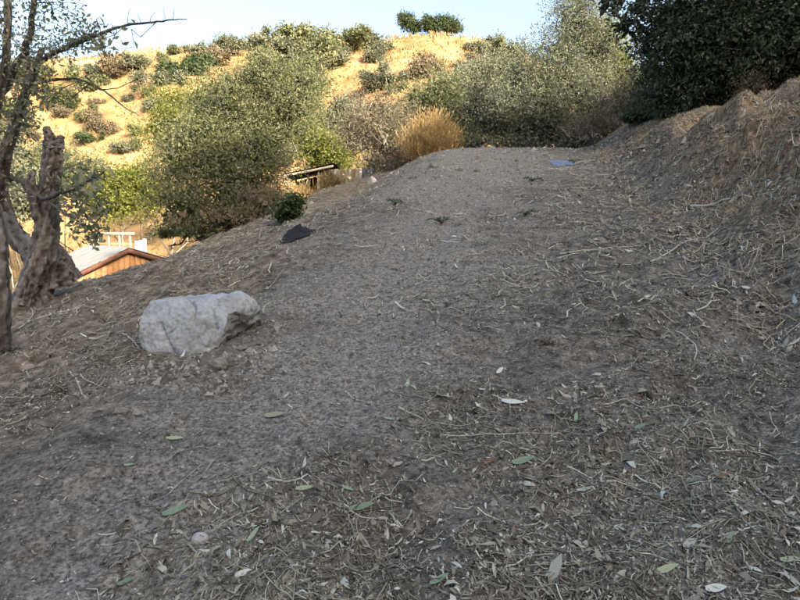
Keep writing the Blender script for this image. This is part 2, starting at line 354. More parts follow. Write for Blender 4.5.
# ------------------------------------------------------------------ litter on the slope (uncountable)
def in_view(x, y, z, m=40):
    dy = y*CP-(z-EYE)*SP; up = y*SP+(z-EYE)*CP
    u = 400+FPX*x/np.maximum(dy, .05); v = 300-FPX*up/np.maximum(dy, .05)
    return u, v, (dy > .3) & (u > -m) & (u < 800+m) & (v < 600+m*1.5)
WBAND = None
def scatter(n, ymin, ymax, power):
    """candidate points on the slope, thinning out with distance"""
    a = 1-power+1
    t = rng.random(n); y = (ymin**a+t*(ymax**a-ymin**a))**(1/a) if abs(a) > 1e-3 else ymin*(ymax/ymin)**t
    x = (rng.random(n)-.5)*(1.5*y+1.2)
    if WBAND: x = .2*y+rng.uniform(*WBAND, n)
    return x, y
def lit_mask(x, y):
    w = x-.2*y
    cl = np.clip(.5+1.3*fbm(x*1.1, y*1.1, 3, 71), 0, 1)
    cl2 = np.clip(.45+1.6*fbm(x*3.2, y*3.2, 2, 72), 0, 1)
    base = .05+.82*sst(-.8, .5, w)+.30*sst(-2.0, -2.7, w)+.35*sst(1.2, 2.2, w)
    base = base+.9*sst(2.5, 1.9, y)*sst(-1.6, -.5, w)
    return np.clip(base*(.08+1.35*cl**1.4)*(.2+1.25*cl2**1.3), 0, 1)
spots = [(330, 490, .22, 1), (220, 580, .25, 1), (310, 585, .2, 1), (720, 575, .35, 1.2), (610, 590, .25, 1), (540, 470, .18, .6), (700, 470, .25, .8), (430, 420, .22, .6), (520, 280, .35, .6),
         (640, 430, .25, .7), (740, 390, .3, .7), (470, 400, .2, .5), (610, 330, .35, .5), (170, 365, .15, .7), (110, 350, .3, .5), (20, 400, .3, .8), (680, 310, .4, .5), (450, 310, .3, .4)]
SP_G = [(ground_at(u, v), r, k) for u, v, r, k in spots]
def density(x, y):
    d = lit_mask(x, y)
    for p, r, k in SP_G: d = d+k*.6*gauss(x, y, p[0], p[1], r)
    return np.clip(d, 0, 1)
def pick(n, ymin, ymax, power, dens):
    x, y = scatter(n, ymin, ymax, power)
    k = rng.random(n) < dens(x, y); x, y = x[k], y[k]; z = hgt(x, y)
    _, _, ok = in_view(x, y, z); return x[ok], y[ok], z[ok]
def frame(x, y, tilt):
    n_ = unit(normals(x, y)+rng.normal(size=(len(x), 3))*tilt)
    a = rng.normal(size=(len(x), 3)); d = unit(a-(a*n_).sum(1, keepdims=True)*n_)
    return n_, d, np.cross(n_, d)
def dead_leaves(n, ymin, ymax, power, Lr, dens, lift=.006):
    x, y, z = pick(n, ymin, ymax, power, dens); N = len(x)
    n_, d, s = frame(x, y, .35)
    L = rng.uniform(*Lr, N)*np.exp(rng.normal(size=N)*.38); Wd = L*rng.uniform(.12, .36, N); curl = rng.normal(size=N)*.6; cup = rng.uniform(-.2, 1.3, N); tw = rng.normal(size=N)*.8
    c = np.stack([x, y, z+lift*rng.random(N)+.002], -1)
    rows = []
    for t, wf in ((-.5, .08), (-.2, .85), (.15, 1.0), (.5, .06)):
        mid = c+d*(L*t)[:, None]+n_*(curl*L*(t*t-.08)*1.6)[:, None]
        h = (cup*Wd*.5*wf)[:, None]*n_; q_ = (tw*t*Wd*wf)[:, None]*n_
        rows += [mid-s*(Wd*wf*.5)[:, None]+h-q_, mid+s*(Wd*wf*.5)[:, None]+h*.7+q_]
    V = np.stack(rows, 1).reshape(-1, 3); i = np.arange(N)[:, None]*8
    Q = np.concatenate([i+np.array([[2*k, 2*k+1, 2*k+3, 2*k+2]]) for k in range(3)])
    mb = MB(); mb.add(V, None, Q, np.repeat(np.clip(rng.beta(1.3, 1.9, N), 0, .985), 8)); return mb
def straws(n, ymin, ymax, power, Lr, rr, dens, seg=4, bend=.5, lift=.012, droop=None, flat=False, tb=(1.3, 2.4)):
    x, y, z = pick(n, ymin, ymax, power, dens); N = len(x)
    n_, d, s = frame(x, y, .12)
    if droop is not None: d = unit(d+droop*np.stack([normals(x, y, .2)[:, 0], normals(x, y, .2)[:, 1], np.zeros(N)], -1)*3); s = unit(np.cross(n_, d))
    L = rng.uniform(*Lr, N)*np.exp(rng.normal(size=N)*.35); r = rng.uniform(*rr, N)
    c = np.stack([x, y, np.zeros(N)], -1); k1 = rng.normal(size=N)*bend; k2 = rng.normal(size=N)*bend*.8
    rings = []
    for j in range(seg+1):
        t = j/seg-.5
        p = c+d*(L*t)[:, None]+s*(L*(k1*(t*t-.1)+k2*(t**3*4-.6*t)))[:, None]
        e = n_*(L*rng.normal(size=N)*.03)[:, None]
        p[:, 2] = hgt(p[:, 0], p[:, 1])+.6*r+lift*rng.random(N)*(.4+abs(t)*1.6); p = p+e*.5
        p[:, 2] = np.maximum(p[:, 2], hgt(p[:, 0], p[:, 1])+.3*r)
        rr_ = (r*(1.05-.35*(j/seg)))[:, None]
        if flat: rings += [p-rr_*s*1.2, p+rr_*(s*1.2+.5*n_)]; continue
        for a in (0, 2.09, 4.19): rings.append(p+rr_*(math.cos(a)*s+math.sin(a)*np.array([0, 0, 1.])))
    V = np.stack(rings, 1).reshape(-1, 3); K = (2 if flat else 3)*(seg+1); i = np.arange(N)[:, None]*K
    Q = np.concatenate([i+np.array([[2*j, 2*j+1, 2*j+3, 2*j+2]]) for j in range(seg)]) if flat else np.concatenate([i+np.array([[3*j+a, 3*j+(a+1) % 3, 3*j+3+(a+1) % 3, 3*j+3+a]]) for j in range(seg) for a in range(3)])
    mb = MB(); mb.add(V, None, Q, np.repeat(rng.beta(*tb, N), K)); return mb
def crumbs(n, ymin, ymax, power, dens, sz):
    x, y, z = pick(n, ymin, ymax, power, dens); N = len(x)
    r = sz*np.exp(rng.normal(size=N)*.55)*(.6+.12*y)
    base = np.array([[1,0,-.25],[.3,.95,-.25],[-.8,.6,-.25],[-.8,-.6,-.25],[.3,-.95,-.25],[.1,.1,.75]])
    ang = rng.random(N)*6.28; ca, sa = np.cos(ang), np.sin(ang)
    B = base[None]*rng.uniform(.6, 1.25, (N, 6, 1))*np.stack([np.ones(N), rng.uniform(.55, 1, N), rng.uniform(.6, 1.1, N)], -1)[:, None]
    V = np.stack([B[..., 0]*ca[:, None]-B[..., 1]*sa[:, None], B[..., 0]*sa[:, None]+B[..., 1]*ca[:, None], B[..., 2]], -1)*r[:, None, None]
    V = V+np.stack([x, y, z+r*.1], -1)[:, None]
    i = np.arange(N)[:, None]*6
    T = np.concatenate([i+np.array([[a, (a+1) % 5, 5]]) for a in range(5)])
    mb = MB(); mb.add(V.reshape(-1, 3), T, None, np.repeat(rng.beta(1.6, 1.9, N), 6)); return mb
def chaff(n, ymin, ymax, power, dens, Lr):
    x, y, z = pick(n, ymin, ymax, power, dens); N = len(x); n_, d, s = frame(x, y, .6)
    L = rng.uniform(*Lr, N)[:, None]*(.7+.1*y)[:, None]; Wd = L*rng.uniform(.1, .45, N)[:, None]; c = np.stack([x, y, z+.003+.006*rng.random(N)], -1)
    V = np.stack([c-d*L*.5, c+s*Wd*.5+n_*Wd*.2, c+d*L*.5+n_*L*.1, c-s*Wd*.5+n_*Wd*.2], 1).reshape(-1, 3); i = np.arange(N)[:, None]*4
    mb = MB(); mb.add(V, np.concatenate([i+np.array([[0, 1, 2]]), i+np.array([[0, 2, 3]])]), None, np.repeat(rng.beta(1.6, 1.8, N), 4)); return mb
def stuff(mb, name, mat, label, cat): tag(mb.build(name, mat), label, cat, kind='stuff')
allow = lambda x, y: np.ones_like(x)
soil_d = lambda x, y: np.clip(.35+.9*fbm(x*1.7, y*1.7, 3, 81)+.25*sst(-.5, .8, x-.2*y), .06, 1)
stuff(crumbs(140000, 1.5, 15, 1.9, soil_d, .0036), 'soil_crumbs', M['clod'], 'loose crumbs and clods of grey soil strewn over the track', 'soil')
far_d = lambda x, y: np.clip((.2+.7*fbm(x*1.4, y*1.4, 3, 83))*sst(4.5, 6.5, y), 0, 1)
stuff(crumbs(60000, 4.5, 16, .6, far_d, .0085), 'track_clods', M['clod'], 'grey clods scattered over the upper part of the track', 'soil')
BP = ground_at(196, 368)
rub = lambda x, y: np.clip(.9*gauss(x, y, BP[0], BP[1], .22)+.6*gauss(x, y, BP[0]-.3, BP[1]+.05, .15)+.5*gauss(x, y, BP[0]+.35, BP[1]+.25, .15), 0, 1)
stuff(crumbs(60000, 2.2, 5, 1, rub, .010), 'boulder_rubble', M['clod'], 'crumbled rubble heaped along the foot of the boulder', 'soil')
stuff(dead_leaves(62000, 1.5, 15, 1.9, (.012, .042), density), 'leaf_litter', M['dryleaf'], 'dead curled leaves littering the right side of the track', 'leaf litter')
ch_d = lambda x, y: np.clip(.10+density(x, y)*1.1, 0, 1)
stuff(chaff(150000, 1.5, 15, 1.8, ch_d, (.007, .022)), 'chaff', M['dryleaf'], 'fine chaff and leaf crumbs mixed into the track soil', 'chaff')
stuff(straws(26000, 1.5, 15, 1.8, (.015, .10), (.0008, .0026), density, 4, .35, .010, None, True), 'straw_litter', M['straw'], 'pale straw and dry stalks scattered over the track', 'straw')
up_d = lambda x, y: np.clip(sst(3.5, 5.5, y)*(.10+.95*density(x, y)), 0, 1)
stuff(straws(44000, 3.5, 17, .7, (.05, .22), (.0022, .0052), up_d, 3, .4, .03, None, True), 'stalk_litter', M['straw'], 'dry stalks scattered over the upper part of the track', 'straw')
bank_d = lambda x, y: np.clip(sst(1.5, 2.3, x-.2*y)*(.34+.75*sst(2.5, 3.4, x-.2*y)+1.2*fbm(x*1.6, y*1.6, 3, 91)), 0.06, 1)
WBAND = (1.4, 5.5)
stuff(straws(104000, 3.5, 16, .9, (.05, .24), (.0010, .0030), bank_d, 3, .5, .05, .3, True, (1.8, 1.9)), 'dry_grass', M['straw_warm'], 'matted dry grass hanging over the bank on the right', 'dry grass')
bk = lambda x, y: np.clip(.3+.9*fbm(x*2, y*2, 3, 97), .05, 1)
stuff(crumbs(60000, 3.5, 15, 1.2, bk, .0085), 'bank_clods', M['clod_brown'], 'brown earth clods crumbling down the face of the bank', 'soil')
stuff(dead_leaves(30000, 3.5, 15, 1.2, (.03, .07), bk, .02), 'bank_leaves', M['dryleaf'], 'dead leaves caught on the face of the bank', 'leaf litter')
WBAND = None
def drift(x, y):
    d = 0*x
    for p, r, k in SP_G: d = d+k*gauss(x, y, p[0], p[1], r*.8)
    return np.clip(d*(.4+1.2*fbm(x*4, y*4, 2, 77)), 0, .6)
stuff(straws(13000, 1.6, 8, 1.5, (.06, .20), (.0014, .0030), drift, 5, .32, .025), 'stem_drifts', M['straw'], 'tangled drifts of long dry stems lying on the track', 'straw')
left_d = lambda x, y: np.clip(sst(-1.9, -2.6, x-.2*y)*(.35+.8*fbm(x*1.3, y*1.3, 3, 92)), 0, 1)
stuff(straws(14000, 2.4, 20, 1.2, (.05, .22), (.0012, .003), left_d, 4, .8, .03), 'root_litter', M['straw'], 'thin pale roots and stalks on the brown slope left of the track', 'straw')
yd = lambda x, y: np.clip(sst(-2.5, -4, x-.2*y)*sst(9, 12, y)*(.4+.8*fbm(x*.7, y*.7, 3, 93)), 0, 1)
stuff(straws(9000, 9, 27, .6, (.2, .5), (.004, .009), yd, 3, .5, .08), 'hay_litter', M['straw'], 'straw strewn over the lower ground below the big bush', 'straw')

# golden grass on the hill
def hill_grass():
    n = 46000; y = rng.uniform(24, 118, n)**1.0; x = (rng.random(n)-.5)*(1.5*y+6)
    k = rng.random(n) < np.clip(.45+.9*fbm(x/5, y/5, 3, 95), 0.05, 1); x, y = x[k], y[k]; N = len(x)
    c = np.stack([x, y, hgt(x, y)-.03], -1)
    d = rng.normal(size=(N, 3))*np.array([.5, .5, .1])+np.array([0, 0, 1.])
    mb = MB(); leaves(mb, c, d, rng.uniform(.25, .65, N)*(.6+y/110), rng.uniform(.08, .18, N)*(.5+y/80), rng.beta(4, 4, N)); return mb
stuff(hill_grass(), 'hill_grass', M['hill_grass'], 'golden dry grass covering the sunlit hillside', 'dry grass')

# ------------------------------------------------------------------ trees and shrubs
def curve(a, b, sag=0., wob=.1, n=6):
    t = np.linspace(0, 1, n)[:, None]; a = np.asarray(a, float); b = np.asarray(b, float); L = np.linalg.norm(b-a)
    p = a+(b-a)*t; w = np.sin(t*np.pi); p = p+w*np.array([0, 0, sag*L])
    q = rng.normal(size=(n, 3))*wob*L/n; q[0] = q[-1] = 0; return p+q
def blob_points(blobs, n, shell):
    vol = np.array([np.prod(r) for _, r in blobs])**.8; ch = rng.choice(len(blobs), n, p=vol/vol.sum())
    C_ = np.array([c for c, _ in blobs])[ch]; R_ = np.array([r for _, r in blobs])[ch]
    d = rdir(n); rad = rng.uniform(shell, 1, n)**.6; rad = rad*(1+.26*rng.normal(size=n)*.7+.16*(rng.random(n) < .12))
    return C_+d*R_*rad[:, None]
def plant(name, base, label, cat, blobs, leafm, bark='bark', clumps=200, per=60, cr=.25, L=.08, Wf=.4, trunk_r=.08, shell=.35, up=.2, group=None, stems=None,
          twig_r=.008, parts=('trunk', 'crown'), tintb=(2, 2), single=False, leafdir=.6, mesh_only=False, core=5):
    """base: world point. blobs relative to the base. Trunk + limbs to the blobs, twigs to every leaf clump."""
    wood = MB(); nodes = []
    stems = stems or [((0, 0, -.12), None)]
    for bi, (c, r) in enumerate(blobs):
        s0 = np.array(stems[bi % len(stems)][0], float)
        pts = curve(s0, np.array(c)+np.array([0, 0, -.3*r[2]]), .08, .5, 9)
        rr = np.linspace(trunk_r*rng.uniform(.7, 1.1), trunk_r*.22, 9); wood.tube(pts, rr, 6, rng.random()); nodes.append(pts[3:])
        for _ in range(4):
            e = np.array(c)+rdir(1)[0]*np.array(r)*.65; k = curve(pts[rng.integers(4, 9)], e, .05, .5, 6); wood.tube(k, np.linspace(trunk_r*.32, trunk_r*.1, 6), 5, rng.random()); nodes.append(k[1:])
    nodes = np.concatenate(nodes)
    pc = blob_points(blobs, clumps, shell); pc = pc[pc[:, 2] > .05]
    fol = MB(); ctint = np.clip(rng.beta(*tintb, len(pc)), 0, 1)
    for q in pc:
        dd = np.linalg.norm(nodes-q, axis=1)+.6*np.clip(nodes[:, 2]-q[2], 0, 9); k = nodes[np.argmin(dd)]
        wood.tube(curve(k, q, .06, .5, 4), np.linspace(twig_r, twig_r*.35, 4), 3, rng.random(), False)
    n = len(pc)*per; ci = np.repeat(np.arange(len(pc)), per)
    off = rng.normal(size=(n, 3))*cr*rng.uniform(.5, 1.2, len(pc))[ci][:, None]*np.array([1, 1, .75])
    pos = pc[ci]+off; d = unit(off)*leafdir+rdir(n)*.7+np.array([0, 0, up])
    pos[:, 2] = np.maximum(pos[:, 2], .02)
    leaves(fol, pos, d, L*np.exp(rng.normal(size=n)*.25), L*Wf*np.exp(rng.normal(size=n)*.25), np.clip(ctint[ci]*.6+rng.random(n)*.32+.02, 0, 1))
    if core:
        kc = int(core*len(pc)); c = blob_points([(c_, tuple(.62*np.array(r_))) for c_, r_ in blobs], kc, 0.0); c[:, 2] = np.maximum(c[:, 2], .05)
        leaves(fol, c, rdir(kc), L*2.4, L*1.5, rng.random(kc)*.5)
    if single:
        V = np.concatenate(wood.V+fol.V); off_ = wood.n
        F = [np.concatenate(wood.Q)]+([np.concatenate(wood.T)] if wood.T else [])+[np.concatenate(fol.T)+off_]
        mi = [0]+([0] if wood.T else [])+[1]
        me = mesh(name, V, F, [M[bark], M[leafm]], mi, {'tint': np.concatenate(wood.a+fol.a)})
        if mesh_only: return me
        return tag(obj(name, me, None, base), label, cat, group)
    e = empty(name, base, label, cat, group)
    wood.build(parts[0], M[bark], e, True); fol.build(parts[1], M[leafm], e)
    return e
def gbase(u, Y, sink=.05):
    x = (u-400)/FPX*Y*(CP+0.0)  # close to the image column
    return np.array([x, Y, float(hgt(x, Y))-sink])
def at(u, v, Y, base):           # a crown centre given in the picture, relative to a plant's base
    return tuple(P(u, v, Y)-base)
def B(base, lst): return [(at(u, v, Y, base), (r if isinstance(r, tuple) else (r, r, r))) for u, v, Y, r in lst]
def px(n, Y): return n/FPX*Y

# big bush left of centre
b = gbase(232, 16.5)
st = [((x_, y_, -.1), None) for x_, y_ in ((-.8, 0), (-.3, .3), (.2, -.2), (.6, .2), (1.0, 0))]
plant('large_bush', b, 'tall olive bush with dark shaded foot left of the track', 'bush',
      B(b, [(185, 205, 16, (.9, .8, 1.0)), (235, 195, 16, (1.1, .9, 1.1)), (205, 150, 16.5, (1.1, 1, 1.0)), (257, 150, 16.5, (1.05, 1, 1.2)), (230, 105, 17, (1.2, 1, .9)), (285, 110, 17, (.9, .9, 1.0)), (265, 75, 17, (.7, .7, .6)), (180, 160, 16.5, (.7, .7, .8)), (300, 85, 17.3, (.5, .5, .6)), (195, 236, 15.6, (.9, .6, .38)), (245, 222, 15.6, (.8, .6, .42)), (168, 242, 15.8, (.45, .5, .35)), (220, 240, 15.4, (.6, .5, .25))]),
      'leaf_olive', clumps=800, per=85, cr=.21, L=.072, Wf=.42, trunk_r=.06, stems=st, shell=.25, parts=('stems', 'foliage'), tintb=(2, 1.6))
b = gbase(262, 15.2)
plant('dry_bush', b, 'grey dry brush hanging at the foot of the tall olive bush', 'bush', B(b, [(225, 225, 15.2, (.8, .5, .45)), (262, 205, 15.4, (.6, .5, .55)), (272, 200, 15.8, (.3, .4, .5)), (180, 235, 15, (.5, .4, .4))]), 'leaf_drygrey', 'twig_dark', 150, 50, .16, .10, .16, .03, parts=('stems', 'foliage'), up=-.5, core=1)
# small green plant beside the tarp
b = gbase(292, 13.2)
plant('green_plant', b, 'small dark green leafy plant beside the dark tarp', 'plant', B(b, [(288, 215, 13.2, (.28, .25, .3)), (294, 206, 13.2, (.16, .16, .25))]), 'leaf_mid', 'twig_dark', 40, 26, .09, .09, .5, .012, parts=('stems', 'foliage'), twig_r=.004)
# lit yellow green tree behind the shed
b = gbase(325, 31)
plant('lime_tree', b, 'bright yellow green tree just behind the black roofed shed', 'tree', B(b, [(320, 150, 31, (1.2, 1, .9)), (335, 160, 31, (.9, 1, .8)), (310, 135, 31.5, (1.0, 1, .8))]), 'leaf_lime', 'bark', 150, 60, .3, .13, .5, .08)
# grey dry bushes between shed and track
b = gbase(388, 21.5)
plant('dry_bush', b, 'large twiggy grey green bush between the shed and the golden brush', 'bush', B(b, [(384, 146, 21.5, (1.2, 1, 1.2)), (400, 135, 22, (1.2, 1, 1.3)), (358, 130, 22.5, (1.0, 1, .9)), (398, 172, 20.5, (.75, .8, .6)), (418, 165, 20.8, (.7, .8, .6)), (380, 112, 23, (1.0, .9, .7))]),
      'leaf_drygrey', 'twig', 420, 45, .26, .085, .35, .035, parts=('stems', 'foliage'), twig_r=.010, tintb=(2, 1.7), core=2)
b = gbase(432, 19.5)
plant('golden_brush', b, 'clump of golden dry brush at the left edge of the track top', 'bush', B(b, [(430, 140, 19.5, (.65, .6, .6)), (418, 148, 19.5, (.5, .5, .5)), (444, 145, 19.8, (.45, .5, .55))]), 'leaf_dry', 'twig', 170, 60, .20, .17, .10, .02, parts=('stems', 'foliage'), up=1.0, core=0)
# bushes behind the golden brush
b = gbase(440, 30)
plant('green_bush', b, 'olive green bush behind the golden brush', 'bush', B(b, [(425, 105, 30, (1.3, 1, 1.2)), (455, 110, 30, (1.2, 1, 1.3)), (470, 125, 28, (1.0, 1, 1.2)), (440, 90, 31, (1.0, 1, .8))]), 'leaf_olive', 'bark', 240, 60, .3, .12, .45, .06, parts=('stems', 'foliage'))
# lit trees at the top of the track
b = gbase(548, 22)
plant('olive_tree', b, 'tall grey green tree standing at the top of the track', 'tree',
      B(b, [(545, 105, 21.5, (1.4, 1.2, 1.3)), (560, 60, 22, (1.3, 1.2, 1.2)), (575, 25, 22.5, (1.0, 1, 1.0)), (525, 80, 22, (1.0, 1, 1.1)), (590, 95, 21.5, (1.1, 1, 1.2)), (505, 110, 21, (.7, .9, 1.0)), (600, 50, 22.5, (.9, .9, 1)), (575, -15, 23, (.8, .8, .9))]),
      'leaf_grey', 'bark', 720, 66, .25, .085, .38, .08, stems=[((-.6, 0, -.1), None), ((0, 0, -.1), None), ((.5, .2, -.1), None)], shell=.3, tintb=(2, 1.7), core=3)
b = gbase(500, 20.5)
plant('grey_bush', b, 'low grey green bush at the end of the track, left of the tall tree', 'bush', B(b, [(495, 122, 20.5, (.75, .8, .8)), (520, 128, 20.3, (.7, .7, .7)), (482, 105, 21.5, (.6, .7, .9)), (550, 130, 20, (.8, .6, .6)), (580, 128, 20, (.8, .6, .7)), (535, 115, 20.5, (.8, .6, .7)), (605, 115, 20, (.7, .6, .7)), (520, 146, 19, (.9, .5, .3)), (575, 146, 19, (.9, .5, .3)), (475, 146, 19.5, (.5, .5, .3)), (615, 143, 18, (.6, .5, .3))]), 'leaf_greydark', 'bark', 420, 60, .2, .085, .42, .04, parts=('stems', 'foliage'))
b = gbase(615, 25)
plant('lime_tree', b, 'sunlit pale green tree glimpsed right of the tall grey tree', 'tree', B(b, [(612, 75, 25, (1.1, 1, 1.4)), (630, 95, 25, (1.0, 1, 1)), (600, 40, 26, (1, 1, 1))]), 'leaf_lime', 'bark', 190, 60, .28, .11, .4, .07)
# brush at the foot of the bank
b = gbase(612, 16.5)
plant('dry_bush', b, 'grey leafless brush at the foot of the dark tree', 'bush', B(b, [(600, 128, 16.3, (.8, .6, .5)), (620, 105, 16.8, (.7, .6, .7)), (580, 135, 16, (.5, .5, .35)), (640, 85, 17, (.6, .6, .5))]), 'leaf_drygrey', 'twig', 260, 34, .16, .07, .25, .025, parts=('stems', 'foliage'), up=.6, twig_r=.007, core=1)
b = gbase(648, 14.3)
plant('green_plant', b, 'low bright green weed at the left foot of the dark tree', 'plant', B(b, [(645, 118, 14.3, (.45, .35, .35)), (660, 105, 14.5, (.4, .3, .35)), (630, 122, 14.3, (.25, .2, .2))]), 'leaf_mid', 'twig_dark', 70, 40, .1, .07, .5, .015, parts=('stems', 'foliage'), twig_r=.004, tintb=(3, 1.5))
# dark tree over the bank
b = gbase(742, 13.2)
plant('dark_tree', b, 'large dark green tree overhanging the bank on the right', 'tree',
      B(b, [(700, 75, 12.6, (.9, .8, .9)), (740, 50, 12.4, (1.1, 1, 1.0)), (790, 40, 12, (1.1, 1, 1.1)), (690, 30, 12.8, (.8, .8, .8)), (740, 0, 12.6, (1.2, 1, 1.0)), (810, -10, 12.2, (1.2, 1, 1.1)), (670, 100, 13.4, (.55, .5, .6)), (665, 15, 13, (.45, .5, .5)), (840, 60, 12.4, (1, 1, 1.2)), (720, 100, 13.4, (.7, .4, .45)), (650, 45, 13.2, (.25, .3, .35)), (640, 5, 13.2, (.3, .3, .35)), (612, 2, 13.4, (.35, .3, .3)), (625, 25, 13.4, (.3, .3, .25)), (650, 70, 13.6, (.3, .3, .3))]),
      'leaf_dark', 'bark', clumps=760, per=62, cr=.18, L=.085, Wf=.45, trunk_r=.08, shell=.3, up=-.35, stems=[((-.5, 0, -.1), None), ((.2, .3, -.1), None), ((.7, 0, -.1), None)], tintb=(1.8, 2))
b = gbase(800, 16)
plant('dark_tree', b, 'dense dark tree behind the overhanging one at the right edge', 'tree', B(b, [(790, 90, 15.5, (1.6, 1, 1.2)), (850, 40, 15.5, (1.6, 1, 1.6)), (745, 70, 16, (1.4, 1, 1.4)), (790, 20, 16, (1.6, 1, 1.5)), (700, 45, 17, (1.0, 1, 1.0)), (715, 105, 15.5, (1.2, .8, .6)), (680, 95, 16, (.9, .8, .8)), (760, 100, 15, (1.2, .8, .7))]), 'leaf_dark', 'bark', clumps=640, per=60, cr=.3, L=.12, Wf=.5, trunk_r=.1, shell=.2)
b = gbase(752, 11.6)
plant('bare_shrub', b, 'small bare grey shrub on the bank under the dark tree', 'shrub', B(b, [(748, 88, 11.6, (.25, .2, .22)), (758, 82, 11.6, (.2, .2, .2))]), 'leaf_drygrey', 'twig', 50, 16, .06, .045, .4, .012, parts=('stems', 'foliage'), twig_r=.004)

# valley trees on the left, in the sun
for (u, Y, lst, mt, lab, cl) in (
    (128, 38, [(128, 185, 38, (2.0, 1.6, 1.4)), (112, 200, 37, (1.5, 1.4, 1.2)), (145, 195, 38, (1.3, 1.3, 1.1))], 'leaf_lime', 'bright green tree in the valley behind the cabin roof', 200),
    (60, 42, [(60, 170, 42, (2.4, 2, 1.8)), (35, 185, 41, (2, 1.8, 1.6)), (82, 185, 42, (1.8, 1.5, 1.4))], 'leaf_olive', 'olive tree in the valley seen behind the gnarled trunk', 220),
    (5, 36, [(5, 190, 36, (2.2, 1.8, 1.8)), (-20, 170, 36, (2, 1.8, 1.8)), (20, 205, 35, (1.6, 1.4, 1.2))], 'leaf_grey', 'grey green tree in the valley at the left edge', 200),
    (185, 44, [(185, 110, 46, (2.4, 2, 1.8)), (165, 130, 45, (2, 1.8, 1.6)), (200, 135, 44, (2.2, 2, 1.8))], 'leaf_lime', 'sunlit yellow green tree rising behind the left of the tall olive bush', 260),
    (300, 40, [(298, 100, 40, (1.6, 1.6, 2.0)), (310, 75, 41, (1.3, 1.4, 1.4)), (285, 125, 39, (1.6, 1.5, 1.6))], 'leaf_olive', 'pale olive tree rising behind the right of the tall olive bush', 240),
    (345, 46, [(345, 120, 46, (1.8, 1.6, 1.5)), (362, 128, 46, (1.6, 1.5, 1.3))], 'leaf_grey', 'grey green tree at the hill foot above the shed', 180),
    (480, 44, [(480, 85, 44, (2.0, 1.8, 1.8)), (500, 75, 45, (1.8, 1.6, 1.5)), (468, 100, 43, (1.5, 1.5, 1.3))], 'leaf_grey', 'pale grey green tree on the slope left of the tall grey tree', 220)):
    b = gbase(u, Y)
    plant('valley_tree', b, lab, 'tree', B(b, lst), mt, 'bark', cl, 55, .42, .17, .48, .07)

# shrubs on the golden hill: four meshes shared between individuals
hm = []
for k, (mt, L) in enumerate((('leaf_olive', .30), ('leaf_grey', .28), ('leaf_mid', .30), ('leaf_drygrey', .26))):
    bl = None
    hm.append([plant('hill_shrub', (0, 0, 0), '', '', [((rng.normal()*1.0, rng.normal()*.7, rng.uniform(.3, 1.5)), tuple(rng.uniform(.45, .95, 3))) for _ in range(6)], mt, 'bark', 100, 24, .24, L*.7, .55, .06, shell=.3, single=True, mesh_only=True, core=4) for _ in range(3)])
WHERE = [(lambda u, v: v < 64 and u < 265, 'on the skyline left of the hilltop thicket'), (lambda u, v: v < 84 and 265 <= u < 390, 'in the thicket on the left of the hilltop'), (lambda u, v: u >= 455 and v < 75, 'near the skyline right of the bare hilltop'),
         (lambda u, v: u < 110, 'on the hillside seen through the gnarled tree'), (lambda u, v: u < 210 and v < 110, 'on the upper left hillside'), (lambda u, v: u < 210, 'on the lower left hillside'), (lambda u, v: u < 340, 'on the hillside behind the tall olive bush'),
         (lambda u, v: v < 105, 'on the bare golden slope under the hilltop trees'), (lambda u, v: u < 440, 'at the hill foot behind the twiggy grey bush'), (lambda u, v: True, 'on the hill flank behind the track top')]
def hill_shrub(u, v, kind, s, label, group, sz=1.0):
    wh = next(t for f, t in WHERE if f(u, v)); label = SHR[kind]+' '+wh; group = SHR[kind]+'s '+wh
    p = ground_at(u, v)
    o = obj('hill_shrub', hm[kind][rng.integers(3)], None, (p[0], p[1], p[2]-.12*s), rng.random()*6.28)
    o.scale = (s*rng.uniform(.85, 1.2), s*rng.uniform(.85, 1.2), s*sz*rng.uniform(.85, 1.15)); tag(o, label, 'shrub', group)
SHR = ['olive green shrub', 'pale grey green shrub', 'dark green shrub', 'dry grey brown shrub']
names = ['round olive green shrub dotted on the golden hillside', 'round grey green shrub dotted on the golden hillside', 'dark green shrub dotted on the golden hillside', 'dry grey brown shrub dotted on the golden hillside']
groups = ['olive hill shrubs', 'grey green hill shrubs', 'dark green hill shrubs', 'dry hill shrubs']
# the ones that can be told apart in the photograph (base pixel, kind, scale)
fixed = [(288, 62, 1, 2.0), (308, 58, 0, 1.9), (328, 54, 1, 1.9), (348, 52, 0, 1.7), (366, 51, 1, 1.7), (280, 78, 0, 1.8), (300, 76, 1, 1.9), (338, 66, 1, 1.8), (372, 62, 1, 1.5), (320, 70, 0, 1.8),
         (172, 80, 2, 1.3), (195, 74, 2, 1.4), (160, 88, 1, 1.2), (215, 60, 1, 1.5), (235, 55, 1, 1.5), (255, 50, 3, 1.5), (265, 46, 1, 1.4), (205, 66, 3, 1.4), (120, 75, 3, 1.5), (95, 80, 1, 1.4), (140, 70, 1, 1.3),
         (378, 90, 1, 1.3), (390, 88, 1, 1.2), (425, 78, 3, 1.5), (438, 76, 3, 1.2), (470, 75, 3, 1.3), (455, 95, 1, 1.5), (480, 62, 1, 1.3), (495, 62, 0, 1.4), (510, 66, 1, 1.5), (475, 52, 1, 1.0), (488, 54, 0, 1.0)]
for u, v, k, s in fixed: hill_shrub(u, v, k, s*1.0, names[k], groups[k])
nr = 0
